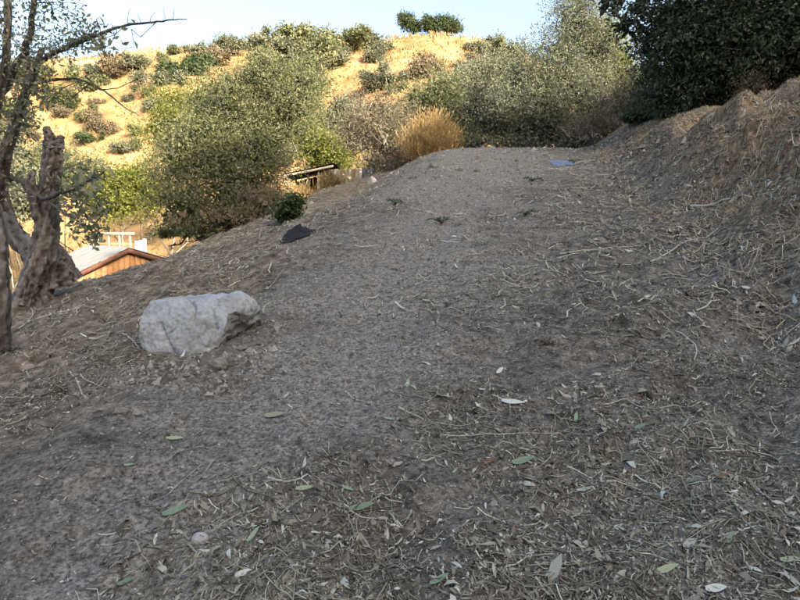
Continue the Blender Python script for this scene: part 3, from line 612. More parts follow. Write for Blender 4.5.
while nr < 85:
    u = random.uniform(-20, 560); v = random.uniform(48, 175)
    if 340 < u < 475 and v < 115 and random.random() < .9: continue
    if 320 < u < 372 and 60 < v < 120 and random.random() < .75: continue
    p = ground_at(u, v)
    if not (48 < p[1] < 112): continue
    if fbm(np.array(u/60.), np.array(v/25.), 2, 99) < -.25: continue
    k = random.choice([0, 1, 1, 3, 3, 0, 2]); hill_shrub(u, v, k, random.uniform(.5, 1.25), names[k], groups[k]); nr += 1
# trees on the skyline
for u, Y, lst, lab in ((410, 110, [(408, 22, 110, (1.6, 1.4, 1.2)), (404, 19, 110, (1.0, 1, .9)), (415, 27, 110, (1.0, 1, .9))], 'leftmost of the trees standing alone on the bare hilltop'),
                       (434, 110, [(432, 26, 110, (1.4, 1.3, 1.2)), (427, 22, 110, (1, 1, .9))], 'middle one of the trees standing alone on the bare hilltop'),
                       (449, 110, [(448, 25, 110, (1.6, 1.4, 1.4)), (455, 27, 110, (1.2, 1.1, 1.1)), (443, 21, 110, (1, 1, .9))], 'rightmost and widest of the trees standing alone on the bare hilltop')):
    b = gbase(u, Y); plant('hilltop_tree', b, lab, 'tree', B(b, lst), 'leaf_mid', 'bark', 90, 40, .4, .30, .5, .10, shell=.3)

# ------------------------------------------------------------------ gnarled tree on the left
def gtube(mb, pts, rad, n=12, rel=.16, seed=0):
    """a trunk with ridged, lumpy bark"""
    pts = np.asarray(pts, float); t = np.linspace(0, 1, len(pts)); tt = np.linspace(0, 1, len(pts)*12)
    q = np.stack([np.interp(tt, t, pts[:, k]) for k in range(3)], -1); r = np.interp(tt, t, rad)
    ker = np.ones(7)/7
    for k in range(3): q[3:-3, k] = np.convolve(q[:, k], ker, 'valid')
    s0 = mb.n; mb.tube(q, r, n*2, .5)
    V = mb.V[-1]; m = n*2; c = np.repeat(q, m, 0); d = V[:len(c)]-c; rr = np.repeat(r, m)
    th = np.tile(np.arange(m)*2*np.pi/m, len(q)); s_ = np.repeat(np.linspace(0, 1, len(q)), m)*len(pts)*.9
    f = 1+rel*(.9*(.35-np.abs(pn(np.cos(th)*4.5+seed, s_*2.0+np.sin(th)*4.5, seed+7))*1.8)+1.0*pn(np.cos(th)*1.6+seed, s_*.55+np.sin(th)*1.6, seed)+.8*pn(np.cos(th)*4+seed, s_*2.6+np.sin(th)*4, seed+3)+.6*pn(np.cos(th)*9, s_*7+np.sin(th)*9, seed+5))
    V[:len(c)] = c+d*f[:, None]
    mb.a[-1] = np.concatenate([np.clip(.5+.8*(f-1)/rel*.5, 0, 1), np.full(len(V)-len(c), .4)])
GT = 6.7; gb = np.array([P(42, 296, GT)[0], GT, 0]); gb[2] = float(hgt(gb[0], GT))
tree = empty('gnarled_tree', gb-np.array([0, 0, .05]), 'old gnarled tree with snapped trunk and thin leaves on the left', 'tree')
def rel(u, v, Y): return P(u, v, Y)-np.array(tree.location)
mb = MB()
gtube(mb, [rel(30, 318, GT-.1), rel(36, 290, GT), rel(42, 255, GT), rel(47, 225, GT), rel(49, 195, GT+.05), rel(52, 165, GT+.05), rel(53, 143, GT+.05)], [.24, .17, .135, .115, .10, .095, .09], 16, .26, 1)
gtube(mb, [rel(58, 288, GT+.15), rel(52, 262, GT+.15), rel(46, 240, GT+.1)], [.15, .12, .08], 14, .3, 2)
gtube(mb, [rel(22, 305, GT-.2), rel(32, 275, GT-.12), rel(42, 245, GT-.04)], [.08, .09, .07], 12, .3, 6)
gtube(mb, [rel(76, 280, GT+.3), rel(64, 262, GT+.25), rel(52, 240, GT+.15)], [.09, .08, .05], 12, .3, 7)
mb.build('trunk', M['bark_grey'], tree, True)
mb = MB(); gtube(mb, [rel(53, 150, GT+.05), rel(50, 138, GT+.05), rel(46, 127, GT+.05)], [.10, .06, .035], 8, .3, 3); mb.build('broken_stub', M['bark_grey'], tree, True)
mb = MB(); gtube(mb, [rel(54, 152, GT+.05), rel(59, 143, GT+.08), rel(62, 136, GT+.1)], [.09, .055, .03], 8, .3, 4); mb.build('broken_stub', M['bark_grey'], tree, True)
mb = MB(); gtube(mb, [rel(47, 232, GT), rel(36, 205, GT-.1), rel(31, 185, GT-.15), rel(32, 172, GT-.15)], [.10, .065, .05, .03], 8, .25, 5); mb.build('broken_stub', M['bark_grey'], tree, True)
limbs = MB()
LM = [([(40, 262, 0), (20, 240, .2), (4, 215, .4), (-12, 170, .6), (-14, 120, .7)], [.12, .105, .09, .08, .06]),
      ([(4, 215, .4), (0, 190, .3), (6, 150, .2), (16, 120, .1), (28, 85, 0), (38, 62, 0), (42, 48, 0)], [.11, .075, .06, .052, .045, .034, .022]),
      ([(28, 68, 0), (45, 58, -.1), (62, 49, -.2), (85, 40, -.35), (105, 32, -.45), (125, 25, -.5), (150, 23, -.55), (170, 20, -.6), (187, 19, -.6)], [.028, .026, .022, .02, .016, .012, .010, .007, .004]),
      ([(-14, 120, .7), (10, 80, .4), (30, 40, .2), (34, 0, .1), (36, -30, 0)], [.05, .04, .034, .028, .02]),
      ([(-12, 170, .6), (-4, 110, .3), (6, 60, .1), (8, 10, 0), (5, -30, 0)], [.07, .05, .04, .034, .02]),
      ([(55, 80, .0), (75, 78, -.1), (95, 85, -.2), (110, 95, -.25), (125, 108, -.3), (140, 116, -.3)], [.014, .012, .010, .008, .006, .003]),
      ([(85, 76, -.1), (100, 90, -.15), (118, 88, -.2), (135, 80, -.25)], [.009, .007, .005, .003]),
      ([(28, 85, 0), (55, 80, 0)], [.02, .014]),
      ([(-12, 170, .6), (20, 180, .2), (45, 200, -.2), (70, 190, -.4), (90, 180, -.5), (104, 172, -.6)], [.04, .03, .022, .016, .010, .005]),
      ([(45, 200, -.2), (68, 215, -.4), (85, 225, -.5), (98, 238, -.55)], [.016, .012, .008, .004]),
      ([(70, 190, -.4), (88, 205, -.5), (105, 212, -.6)], [.01, .007, .004])]
lpts = []
for pts, rr in LM:
    q = np.array([rel(u, v, GT+dy) for u, v, dy in pts]); t = np.linspace(0, 1, len(q)); tt = np.linspace(0, 1, len(q)*4)
    qq = np.stack([np.interp(tt, t, q[:, k]) for k in range(3)], -1)+rng.normal(size=(len(tt), 3))*np.interp(tt, t, rr)[:, None]*.28
    if rr[0] > .06: gtube(limbs, q, rr, 8, .24, len(lpts))
    else: limbs.tube(qq, np.interp(tt, t, rr), 8, .35)
    lpts.append(qq)
# upward twiglets on the long bare branch, and twigs that carry the leaves
for u in (98, 112, 128, 141, 150, 162, 173):
    v = np.interp(u, [85, 105, 125, 150, 187], [40, 32, 25, 23, 19]); a = rel(u, v, GT-.5); limbs.tube(curve(a, a+np.array([rng.uniform(-.05, .1), 0, rng.uniform(.06, .22)]), 0, .4, 4), np.linspace(.004, .0015, 4), 4, .2)
lp = np.concatenate(lpts)
fol = MB()
def spray(u0, v0, ru, rv, Y, n, per, L, cr, Wf=.5, ml=.55):
    for _ in range(n):
        a, s_ = rng.random()*6.28, rng.random()**.5
        c = rel(u0+ru*s_*math.cos(a), v0+rv*s_*math.sin(a), Y+rng.normal()*.35)
        k = lp[np.argmin(np.linalg.norm(lp-c, axis=1))]
        if np.linalg.norm(k-c) > 1.0: continue
        pts = curve(k, c, .05, .5, 5); limbs.tube(pts, np.linspace(.006, .002, 5), 3, .3, False)
        m = rng.poisson(per); f = rng.random(m)[:, None]; pos = pts[1]*(1-f)+pts[-1]*f+rng.normal(size=(m, 3))*cr
        leaves(fol, pos, rdir(m)+np.array([0, 0, -.2]), L*np.exp(rng.normal(size=m)*.25), L*Wf, np.clip(rng.random()*.6+rng.random(m)*.4, 0, 1))
spray(40, 30, 60, 50, GT+.1, 60, 12, .046, .07)
spray(10, 40, 50, 60, GT+.3, 55, 12, .046, .07)
spray(75, 30, 32, 22, GT-.2, 22, 8, .06, .06)
spray(28, 95, 14, 50, GT+.0, 50, 13, .055, .05)
spray(5, 150, 35, 45, GT+.3, 45, 11, .06, .07)
spray(80, 195, 24, 32, GT-.4, 36, 10, .065, .06, .65)
spray(88, 225, 14, 20, GT-.5, 18, 10, .06, .05, .65)
spray(100, 50, 12, 8, GT-.45, 12, 6, .06, .04, .7)
limbs.build('limbs', M['bark_grey'], tree, True); fol.build('crown', M['leaf_thin'], tree)
# dark trunk cut by the left edge
tb = np.array([P(-2, 352, 4.6)[0], 4.6, 0]); tb[2] = float(hgt(tb[0], 4.6))
t2 = empty('tree', tb-np.array([0, 0, .05]), 'dark bare trunk cut by the left edge of the picture', 'tree')
r2 = lambda u, v, Y: P(u, v, Y)-np.array(t2.location)
mb = MB(); gtube(mb, [r2(-2, 362, tb[1]), r2(-1, 335, tb[1]), r2(-1, 300, tb[1]), r2(-3, 265, tb[1]), r2(-4, 235, tb[1]), r2(-14, 190, tb[1]), r2(-30, 130, tb[1]), r2(-45, 60, tb[1]), r2(-50, 0, tb[1]), r2(-52, -60, tb[1])], [.10, .085, .08, .075, .075, .06, .055, .05, .045, .04], 10, .22, 8); mb.build('trunk', M['bark'], t2, True)
mb = MB(); fo = MB()
for k in range(30):
    a = r2(-52, -40+rng.normal()*20, tb[1]); e = a+rdir(1)[0]*np.array([.7, .7, .5]); pts = curve(a, e, .05, .5, 5); mb.tube(pts, np.linspace(.015, .003, 5), 4, .3)
    leaves(fo, pts[-1]+rng.normal(size=(25, 3))*.12, rdir(25), .06, .03, rng.random(25))
mb.build('limbs', M['bark'], t2); fo.build('crown', M['leaf_mid'], t2)
# weeds at its foot
def weed(u, v, label, s, n=26, mat='leaf_weed', tall=.6):
    s *= .62*rng.uniform(.75, 1.3)
    p = ground_at(u, v); mb = MB(); st = MB()
    for k in range(9):
        a = rng.random()*6.28; t = np.linspace(0, 1, 5)[:, None]; r_ = s*rng.uniform(.3, .8); pts = t*np.array([math.cos(a)*r_, math.sin(a)*r_*.7, 0]); pts[:, 2] = hgt(pts[:, 0]+p[0], pts[:, 1]+p[1])-p[2]+.02*s+(.35*s*tall)*np.sin(t[:, 0]*2.4)
        st.tube(pts, s*.012, 4, .4); m = n//4; f = rng.random(m); q = np.stack([np.interp(f, t[:, 0], pts[:, j]) for j in range(3)], -1)
        leaves(mb, q, rdir(m)*.7+np.array([0, 0, .5]), s*rng.uniform(.08, .2, m), s*rng.uniform(.05, .10, m), np.clip(rng.random(m), 0, 1))
    e = empty('weed', p, label, 'weed'); st.build('stems', M['twig_dark'], e); mb.build('foliage', M[mat], e)
weed(12, 352, 'low bluish green weeds at the foot of the dark left trunk', .16, 34)

# ------------------------------------------------------------------ boulder and stones
def boulder():
    base = ground_at(200, 352); Y0 = base[1]
    def q(u, v, dy): return P(u, v, Y0+dy)
    # main block, then the overhanging right shoulder
    h1 = [q(139, 366, .00), q(138, 322, .04), q(141, 311, .12), q(152, 302, .16), q(187, 299.5, .20), q(222, 298, .20), q(232, 305, .08), q(228, 325, .0), q(218, 352, .0), q(200, 368, -.04), q(172, 372, -.07), q(150, 372, -.04),
          q(150, 300, .42), q(200, 294, .50), q(235, 296, .45), q(145, 360, .40), q(225, 360, .45), q(205, 318, .02), q(165, 316, .05)]
    h2 = [q(205, 300, .14), q(222, 297, .12), q(232, 294, .16), q(246, 296, .20), q(257, 304, .26), q(262, 313, .34), q(263, 322, .38), q(250, 316, .16), q(235, 312, .05), q(218, 318, .02), q(214, 340, .06), q(232, 335, .16), q(250, 330, .30),
          q(240, 293, .45), q(258, 308, .52), q(215, 345, .4), q(262, 335, .5)]
    bm = bmesh.new()
    for pts in (h1, h2):
        vs_ = [bm.verts.new(p-base) for p in pts]; bmesh.ops.convex_hull(bm, input=vs_)
    me = bpy.data.meshes.new('tmp'); bm.to_mesh(me); bm.free()
    o = bpy.data.objects.new('tmp', me); COL.objects.link(o)
    md = o.modifiers.new('r', 'REMESH'); md.mode = 'VOXEL'; md.voxel_size = .0085
    sm = o.modifiers.new('s', 'SMOOTH'); sm.iterations = 2; sm.factor = .5
    dg = bpy.context.evaluated_depsgraph_get(); m2 = bpy.data.meshes.new_from_object(o.evaluated_get(dg)); bpy.data.objects.remove(o)
    n = len(m2.vertices); V = np.empty(n*3, np.float32); m2.vertices.foreach_get('co', V); V = V.reshape(-1, 3).astype(float)
    N = np.empty(n*3, np.float32); m2.vertices.foreach_get('normal', N); N = N.reshape(-1, 3)
    a, b_, c = V.T
    d = .020*pn(a*3+b_*2, c*3-b_*2, 1)+.007*(0.5-np.abs(pn(a*9+b_*5, c*9-b_*5, 2))*2)+.005*pn(a*22+b_*9, c*22-b_*9, 3)+.005*pn(a*50+b_*30, c*50, 4)
    # cracks follow polylines on the face
    up_, vp_, _ = in_view(V[:, 0]+base[0], V[:, 1]+base[1], V[:, 2]+base[2])
    def crack(poly, width, depth):
        D = np.full(n, 1e9)
        for (x0, y0), (x1, y1) in zip(poly[:-1], poly[1:]):
            t = np.clip(((up_-x0)*(x1-x0)+(vp_-y0)*(y1-y0))/((x1-x0)**2+(y1-y0)**2), 0, 1); D = np.minimum(D, np.hypot(up_-x0-t*(x1-x0), vp_-y0-t*(y1-y0)))
        D = D+pn(up_*.35, vp_*.35, 9)*.8
        return -depth*np.exp(-(np.clip(D, 0, 99)/width)**2)*(V[:, 1] < .35)
    d = d+crack([(192, 300), (195, 308), (193, 318)], 1.1, .035)+crack([(160, 322), (166, 337), (170, 346), (174, 355)], .9, .02)+crack([(168, 334), (176, 328)], .8, .018)+crack([(204, 322), (206, 330), (203, 336)], 1.0, .014)+crack([(212, 310), (216, 330), (208, 348)], 1.6, .018)
    d = d-.03*sst(222, 240, up_)*sst(308, 316, vp_)*(.5+np.abs(pn(a*9+b_*7, c*9-b_*8, 8)))
    V = V+N*d[:, None]; m2.vertices.foreach_set('co', V.astype(np.float32).ravel()); m2.polygons.foreach_set('use_smooth', np.ones(len(m2.polygons), bool)); m2.update()
    m, nn, l, p = nt('grey boulder'); pos = geo(nn)
    t1 = noise(nn, l, 5, 6, .65, pos); t2_ = noise(nn, l, 40, 6, .7, pos)
    r1 = ramp(nn, [(.3, (0.221, 0.227, 0.220)), (.5, (0.319, 0.336, 0.337)), (.7, (0.407, 0.432, 0.441))]); l.new(t1.outputs['Fac'], r1.inputs['Fac'])
    r2_ = ramp(nn, [(.3, (.62, .60, .58)), (.5, (1, 1, 1)), (.75, (1.15, 1.14, 1.12))]); l.new(t2_.outputs['Fac'], r2_.inputs['Fac'])
    c_ = mixc(nn, l, .8, r1.outputs['Color'], r2_.outputs['Color'], 'MULTIPLY'); l.new(c_, p.inputs['Base Color']); p.inputs['Roughness'].default_value = .85; p.inputs['Specular IOR Level'].default_value = .25
    l.new(bump_n(nn, l, t2_.outputs['Fac'], .6, .012), p.inputs['Normal'])
    m2.materials.clear(); m2.materials.append(m); m2.name = 'boulder'
    tag(obj('boulder', m2, None, base), 'large pale grey flat topped boulder with cracks at the edge of the track', 'boulder')
boulder()
def stone(u, v, w, h, label, mat='stone', name='stone', sink=.3):
    p = ground_at(u, v); r = px(w, p[1])/2
    bm = bmesh.new(); bmesh.ops.create_icosphere(bm, subdivisions=3, radius=1)
    V = np.array([q.co[:] for q in bm.verts]); s = rng.random()*50
    planes = rdir(9); dd = rng.uniform(.55, .9, 9)
    for pl, t in zip(planes, dd):
        e = V@pl-t; V = V-np.clip(e, 0, 9)[:, None]*pl*.9
    f = 1+.12*pn(V[:, 0]*2+s, V[:, 1]*2+V[:, 2]*2, 3)+.05*pn(V[:, 0]*6+s, V[:, 1]*6+V[:, 2]*5, 4)
    V = V*f[:, None]*np.array([r, r*.75, px(h, p[1])*.6])
    for q, c in zip(bm.verts, V): q.co = c
    me = bpy.data.meshes.new(name); bm.to_mesh(me); bm.free(); me.materials.append(M[mat])
    at_ = me.attributes.new('tint', 'FLOAT', 'POINT'); at_.data.foreach_set('value', np.full(len(V), .55, np.float32))
    tag(obj(name, me, None, p+np.array([0, 0, px(h, p[1])*(.5-sink)]), rng.random()*.6-.3), label, 'stone')
for a in ((218, 367, 24, 11, 'flat grey stone just below the right end of the boulder', 'clod'), (121, 413, 20, 7, 'flat grey stone on the slope left of and below the boulder', 'clod'), (200, 541, 18, 13, 'pale round stone in the bottom left foreground'),
          (585, 546, 7, 8, 'small bluish white pebble in the foreground right of centre'), (372, 183, 10, 8, 'pale stone on the left shoulder near the twiggy bush'), (540, 148, 18, 7, 'pale flat stone at the far end of the track'),
          (433, 168, 9, 8, 'dark lump at the left edge of the track top', 'clod'), (243, 350, 12, 6, 'small grey stone touching the shade right of the boulder', 'clod'), (185, 376, 10, 5, 'small stone under the middle of the boulder', 'clod'),
          (156, 381, 9, 5, 'small stone under the left end of the boulder', 'clod'), (150, 555, 9, 5, 'little stone low on the left of the track', 'clod'), (18, 497, 12, 6, 'grey stone close to the left edge in the foreground', 'clod'),
          (567, 485, 9, 8, 'round grey clod in the middle of the foreground', 'clod'), (353, 460, 8, 7, 'dark clod left of the green leaf patch', 'clod'), (460, 171, 6, 5, 'small dark clod near the track top, left one', 'clod'), (478, 172, 7, 5, 'small dark clod near the track top, right one', 'clod'),
          (100, 268, 9, 6, 'grey stone on the brown slope below the cabin', 'clod')):
    stone(*a[:5], mat=a[5] if len(a) > 5 else 'stone')

# ------------------------------------------------------------------ single leaves and twigs on the ground
def single_leaf(u, v, w, ang, label, mat='greenleaf', wf=.3, name='leaf', cat='leaf', tint=.5):
    p = ground_at(u, v); L = px(w, p[1])*1.15; n_ = normals(np.array([p[0]]), np.array([p[1]]), .06)[0]; n_ = unit(n_+np.array([0, -.35, 0]))
    d = np.array([math.cos(R(ang)), math.sin(R(ang)), 0]); d = unit(d-n_*(d@n_)); s = np.cross(n_, d)
    V = []; ts = np.linspace(-.5, .5, 9)
    for t in ts:
        wd = L*wf*.5*max(.03, (1-(2*abs(t+.08)/1.16)**2)); c = d*L*t+n_*(L*.25*(t*t)+L*.05)+s*L*.10*math.sin(t*3)
        V += [c-s*wd+n_*wd*.45, c, c+s*wd+n_*wd*.35]
    Q = [[3*k+j, 3*k+j+1, 3*k+4+j, 3*k+3+j] for k in range(8) for j in range(2)]
    tmin = max(hgt(p[0]+d[0]*L*t, p[1]+d[1]*L*t)-p[2]-d[2]*L*t-.25*L*t*t for t in (-.45, -.2, 0, .2, .45))
    mb = MB(); mb.add(V, None, Q, tint); o = tag(mb.build(name, M[mat]), label, cat); o.location = p+np.array([0, 0, max(0, tmin)*.7+.004])
for a in ((177, 512, 24, 12, 'long blue green leaf on bare soil at lower left'), (254, 536, 17, 50, 'blue green leaf standing up beside the short pale stick'), (127, 583, 16, 15, 'green leaf by the dark forked twig at bottom left'), (305, 490, 16, -10, 'broad pale green leaf among the twigs at lower centre'),
          (362, 509, 24, 10, 'largest green leaf at lower centre, right of the broad pale one'), (348, 490, 11, -35, 'dark green leaf between the two pale green leaves at lower centre'), (440, 581, 20, 15, 'green leaf at the bottom edge left of centre'), (523, 462, 22, 5, 'pale yellow green leaf lying in litter at centre'),
          (576, 419, 12, 60, 'small upright green leaf right of centre'), (695, 482, 17, -5, 'pale green leaf beside the orange leaf at lower right'), (667, 571, 24, 5, 'long green leaf in the thick litter at bottom right'), (790, 561, 18, -15, 'green leaf near the right edge at bottom'), (640, 428, 13, 10, 'dark green leaf on the right side of the slope'),
          (175, 441, 15, 0, 'thin grey green leaf below the boulder'), (390, 420, 9, -20, 'small bright green leaf left of centre'), (408, 385, 12, 70, 'green leaf standing up near the middle of the picture'), (455, 472, 7, 40, 'tiny mint green leaf right of the largest green leaf'), (600, 388, 10, -20, 'tiny green leaf on the litter at mid right'),
          (130, 466, 10, -10, 'tiny grey green leaf on bare soil at left'), (730, 540, 14, 35, 'grey green leaf in the litter at lower right')):
    single_leaf(*a, tint=random.uniform(.2, .9))
for a in ((513, 404, 20, -25, 'white curled leaf lying at centre', .30, .955), (500, 372, 10, 40, 'small pale curled leaf above the white one', .42, .9), (244, 575, 16, 10, 'pale grey dead leaf in the litter at bottom left', .42, .85), (488, 463, 14, 15, 'rust brown dead leaf left of the pale yellow green leaf', .4, 1.0),
          (722, 478, 13, 5, 'orange brown dead leaf beside the pale green leaf at lower right', .4, 1.0), (275, 417, 18, 0, 'grey dead leaf on bare soil below the boulder', .4, .55), (716, 591, 20, -10, 'pale dead leaf at the bottom edge on the right', .45, .9), (690, 546, 18, 20, 'broad tan dead leaf in the litter at lower right', .45, .75), (620, 578, 17, 30, 'tan dead leaf in the litter at bottom right of centre', .4, .7)):
    single_leaf(*a[:5], mat='dryleaf', wf=a[5], name='dead_leaf', tint=a[6])
def stick(pix, wpx, label, mat='twig', name='twig', forks=()):
    pts = [ground_at(u, v) for u, v in pix]; o0 = pts[0].copy(); r = px(wpx, o0[1])/2
    def path(pts_):
        pts_ = np.array(pts_); t = np.linspace(0, 1, len(pts_)); tt = np.linspace(0, 1, 4*len(pts_)); q = np.stack([np.interp(tt, t, pts_[:, k]) for k in range(3)], -1)
        if len(q) > 10:
            for k in range(3): q[2:-2, k] = np.convolve(q[:, k], np.ones(5)/5, 'valid')
        q += rng.normal(size=q.shape)*r*.25; q[:, 2] = np.maximum(np.convolve(np.pad(hgt(q[:, 0], q[:, 1]), 2, 'edge'), np.ones(5)/5, 'valid'), hgt(q[:, 0], q[:, 1]))+r*.7; return q-o0
    mb = MB(); q = path(pts); mb.tube(q, np.linspace(r*1.1, r*.6, len(q)), 6, .75)
    for f in forks: q = path([ground_at(u, v) for u, v in f]); mb.tube(q, np.linspace(r*.7, r*.35, len(q)), 5, .75)
    tag(mb.build(name, M[mat], None, True), label, 'twig').location = o0
for a in (([(112, 598), (120, 582), (126, 568), (132, 552)], 2.6, 'dark forked twig at bottom left', 'twig_dark', [[(122, 578), (128, 588)], [(124, 572), (118, 560), (108, 568)]]),
          ([(247, 524), (262, 528)], 4, 'short pale stick beside the standing green leaf'), ([(268, 479), (282, 483), (297, 481), (308, 475)], 3, 'pale bent twig at lower centre left', 'twig', [[(282, 482), (277, 468)], [(300, 480), (311, 489)]]),
          ([(290, 567), (308, 569), (322, 579)], 3, 'pale bent stick near the bottom, left of centre'), ([(344, 505), (358, 518), (376, 520), (388, 515), (384, 540)], 2, 'thin curved twig under the largest green leaf'), ([(600, 482), (606, 484), (622, 482), (640, 491)], 3, 'pale wavy root at centre right'),
          ([(567, 467), (578, 472), (588, 478)], 2.6, 'short pale twig left of the wavy root'), ([(600, 482), (603, 470), (598, 475)], 2, 'little hooked twig above the wavy root'), ([(440, 435), (480, 436), (520, 434), (562, 433)], 1.6, 'long thin straight stalk across the centre'), ([(715, 452), (750, 452), (770, 455), (782, 463)], 1.8, 'thin arched stalk at right'),
          ([(560, 255), (600, 250), (640, 246)], 1.6, 'thin pale stalk lying at the foot of the bank'), ([(690, 208), (715, 206), (748, 198)], 3.2, 'pale stick lying across the bank'), ([(650, 265), (690, 240), (725, 218)], 1.8, 'thin stalk running up the bank below the pale stick'), ([(675, 332), (690, 340), (698, 350), (694, 362)], 1.8, 'curved pale stalk beside the dark hollow on the right'),
          ([(122, 334), (134, 342), (144, 350)], 1.8, 'thin pale stalk leaning at the left end of the boulder'), ([(70, 372), (76, 380), (84, 398)], 2.0, 'pale forked root on the left slope below the gnarled tree', 'twig', [[(74, 376), (92, 384), (104, 388)]]), ([(398, 408), (410, 414), (424, 421)], 2.2, 'pale twig above the litter left of centre'),
          ([(345, 392), (352, 400), (366, 402)], 1.6, 'fine twig on bare soil left of centre'), ([(500, 280), (512, 285), (530, 290), (538, 284)], 1.8, 'pale curled stalk on the upper track'), ([(570, 548), (572, 562), (571, 575)], 1.8, 'thin stalk pointing towards the camera near the bluish pebble'), ([(606, 405), (622, 398), (640, 408)], 1.6, 'thin bent twig at mid right'),
          ([(18, 330), (30, 322), (34, 312), (28, 306)], 1.6, 'pale loop of root on the brown slope near the gnarled tree'), ([(660, 498), (664, 480), (662, 462)], 1.8, 'thin upright stalk at lower right')):
    stick(a[0], a[1], a[2], a[3] if len(a) > 3 else 'twig', 'twig', a[4] if len(a) > 4 else ())
weed(395, 205, 'small green weed on the upper left of the track', .35, 30); weed(442, 224, 'flat green weed in the middle of the upper track', .40, 34); weed(525, 216, 'dark green weed on the right of the upper track', .38, 34)
weed(532, 182, 'small green weed near the track top on the right', .40, 30); weed(447, 307, 'tiny grey green weed at the middle of the track', .16, 22); weed(574, 163, 'green weed beside the pale blue scrap', .4, 26)
weed(640, 270, 'tiny dark green weed at the foot of the bank', .2, 22); weed(545, 345, 'dry brown grass tuft on the hummock right of centre', .14, 60, 'leaf_drygrey', .3)
# pale blue scrap and dark tarp: crumpled sheets with thickness
def sheet(u, v, w, dpx, h, label, mat, name, cat):
    p = ground_at(u, v); wx = px(w, p[1]); n = 22; a = np.linspace(-.5, .5, n); A, Bq = np.meshgrid(a, a)
    X = A*wx*(1+.2*pn(Bq*4, A*3, 3)); Yq = Bq*dpx*(1+.2*pn(A*4, Bq*3, 4)); Z = hgt(X+p[0], Yq+p[1])-p[2]+h*(.5+.5*np.abs(fbm(A*5, Bq*5, 3, 7)))*np.clip(1.2-2.2*np.hypot(A, Bq), .05, 1)+.01
    V = np.concatenate([np.stack([X, Yq, Z], -1).reshape(-1, 3), np.stack([X, Yq, Z-.006], -1).reshape(-1, 3)]); i = (np.arange(n-1)[:, None]*n+np.arange(n-1)[None]).ravel()
    Q = np.stack([i, i+1, i+1+n, i+n], -1); mb = MB(); mb.add(V, None, np.concatenate([Q, Q[:, ::-1]+n*n]), .5)
    tag(mb.build(name, M[mat], None, True), label, cat).location = p
sheet(562, 164, 20, .6, .04, 'crumpled pale blue plastic scrap lying near the track top', 'plastic_blue', 'plastic_scrap', 'scrap')
sheet(298, 234, 28, .5, .11, 'dark crumpled tarp lying below the left shoulder of the track', 'tarp', 'tarp', 'tarp')

# ------------------------------------------------------------------ cabin below the slope
def corrug(mb, p00, p10, p01, pitch=.09, amp=.018, th=.004):
    """sheet from p00 along e=p10-p00 (waves run across this) and down f=p01-p00"""
    p00, p10, p01 = map(np.asarray, (p00, p10, p01)); e = p10-p00; f = p01-p00; n_ = unit(np.cross(e, f)); n_ = n_ if n_[2] > 0 else -n_
    L = np.linalg.norm(e); m = max(8, int(L/pitch*6)); t = np.linspace(0, 1, m); hh = amp*np.sin(t*L/pitch*2*np.pi)
    V = np.concatenate([p00+e*t[:, None]+n_*(hh+o)[:, None]+f*k for k, o in ((0, 0), (1, 0), (0, -th), (1, -th))]); i = np.arange(m-1)
    mb.add(V, None, np.concatenate([np.stack([i, i+1, m+i+1, m+i], -1), np.stack([2*m+i, 3*m+i, 3*m+i+1, 2*m+i+1], -1)]), .5)
def cabin():
    Y = 27.0; ap = P(128, 247.5, Y); rz = R(44)          # gable apex; the house runs back to the left
    e = empty('cabin', (ap[0], ap[1], ap[2]-3.3), 'orange board cabin with pale corrugated roof below the slope on the left', 'cabin', rz=rz)
    H = 3.3; LW, RW, LD, RD, Dp = 2.2, 1.9, 1.0, .62, 5.0     # local: +x right along the gable, +y back
    xs = np.linspace(-LW+.12, RW-.12, 17)
    top = lambda x: H-.06-(LD*(-x)/LW if x < 0 else RD*x/RW)
    for a, c in zip(xs[:-1], xs[1:]):
        mb = MB(); o = rng.uniform(0, .015); g = .006
        V = [(a+g, .12-o, 0), (c-g, .12-o, 0), (c-g, .12-o, top(c)-.02), (a+g, .12-o, top(a)-.02)]; V2 = [(x, .16, z) for x, y_, z in V]
        mb.add(V+V2, None, [[0, 1, 2, 3], [5, 4, 7, 6], [3, 2, 6, 7], [0, 4, 5, 1], [1, 5, 6, 2], [4, 0, 3, 7]], rng.uniform(.35, .65)); mb.build('board', M['board_orange'], e)
    for s_, (W_, D_) in ((-1, (LW, LD)), (1, (RW, RD))):
        mb = MB(); x = s_*(W_-.12); mb.box((min(x, x-s_*.06), .17, 0), (max(x, x-s_*.06), Dp, H-D_-.10)); mb.build('wall', M['board_orange'], e)
        for k in range(6):
            y0 = -.12+k*(Dp+.2)/6; mb = MB(); corrug(mb, (0, y0, H+.012*(k % 2)), (0, y0+(Dp+.2)/6+.05, H+.012*(k % 2)), (s_*(W_+.15), y0, H-D_*(W_+.15)/W_+.012*(k % 2))); mb.build('roof_sheet', M['corrugated'], e)
        mb = MB(); a = np.array([0, -.10, H-.06]); c = np.array([s_*(W_+.16), -.10, H-.06-D_*(W_+.16)/W_]); 
        V = []
        for p in (a, c): V += [p+np.array(q_) for q_ in ((0, 0, -.17), (0, .05, -.17), (0, .05, 0.02), (0, 0, 0.02))]
        mb.add(V, None, [[0, 1, 5, 4], [1, 2, 6, 5], [2, 3, 7, 6], [3, 0, 4, 7], [0, 3, 2, 1], [4, 5, 6, 7]]); mb.build('barge_board', M['board_brown'], e)
    mb = MB(); mb.box((-LW+.12, Dp-.05, 0), (RW-.12, Dp, H-LD-.1)); mb.build('wall', M['board_orange'], e)
cabin()
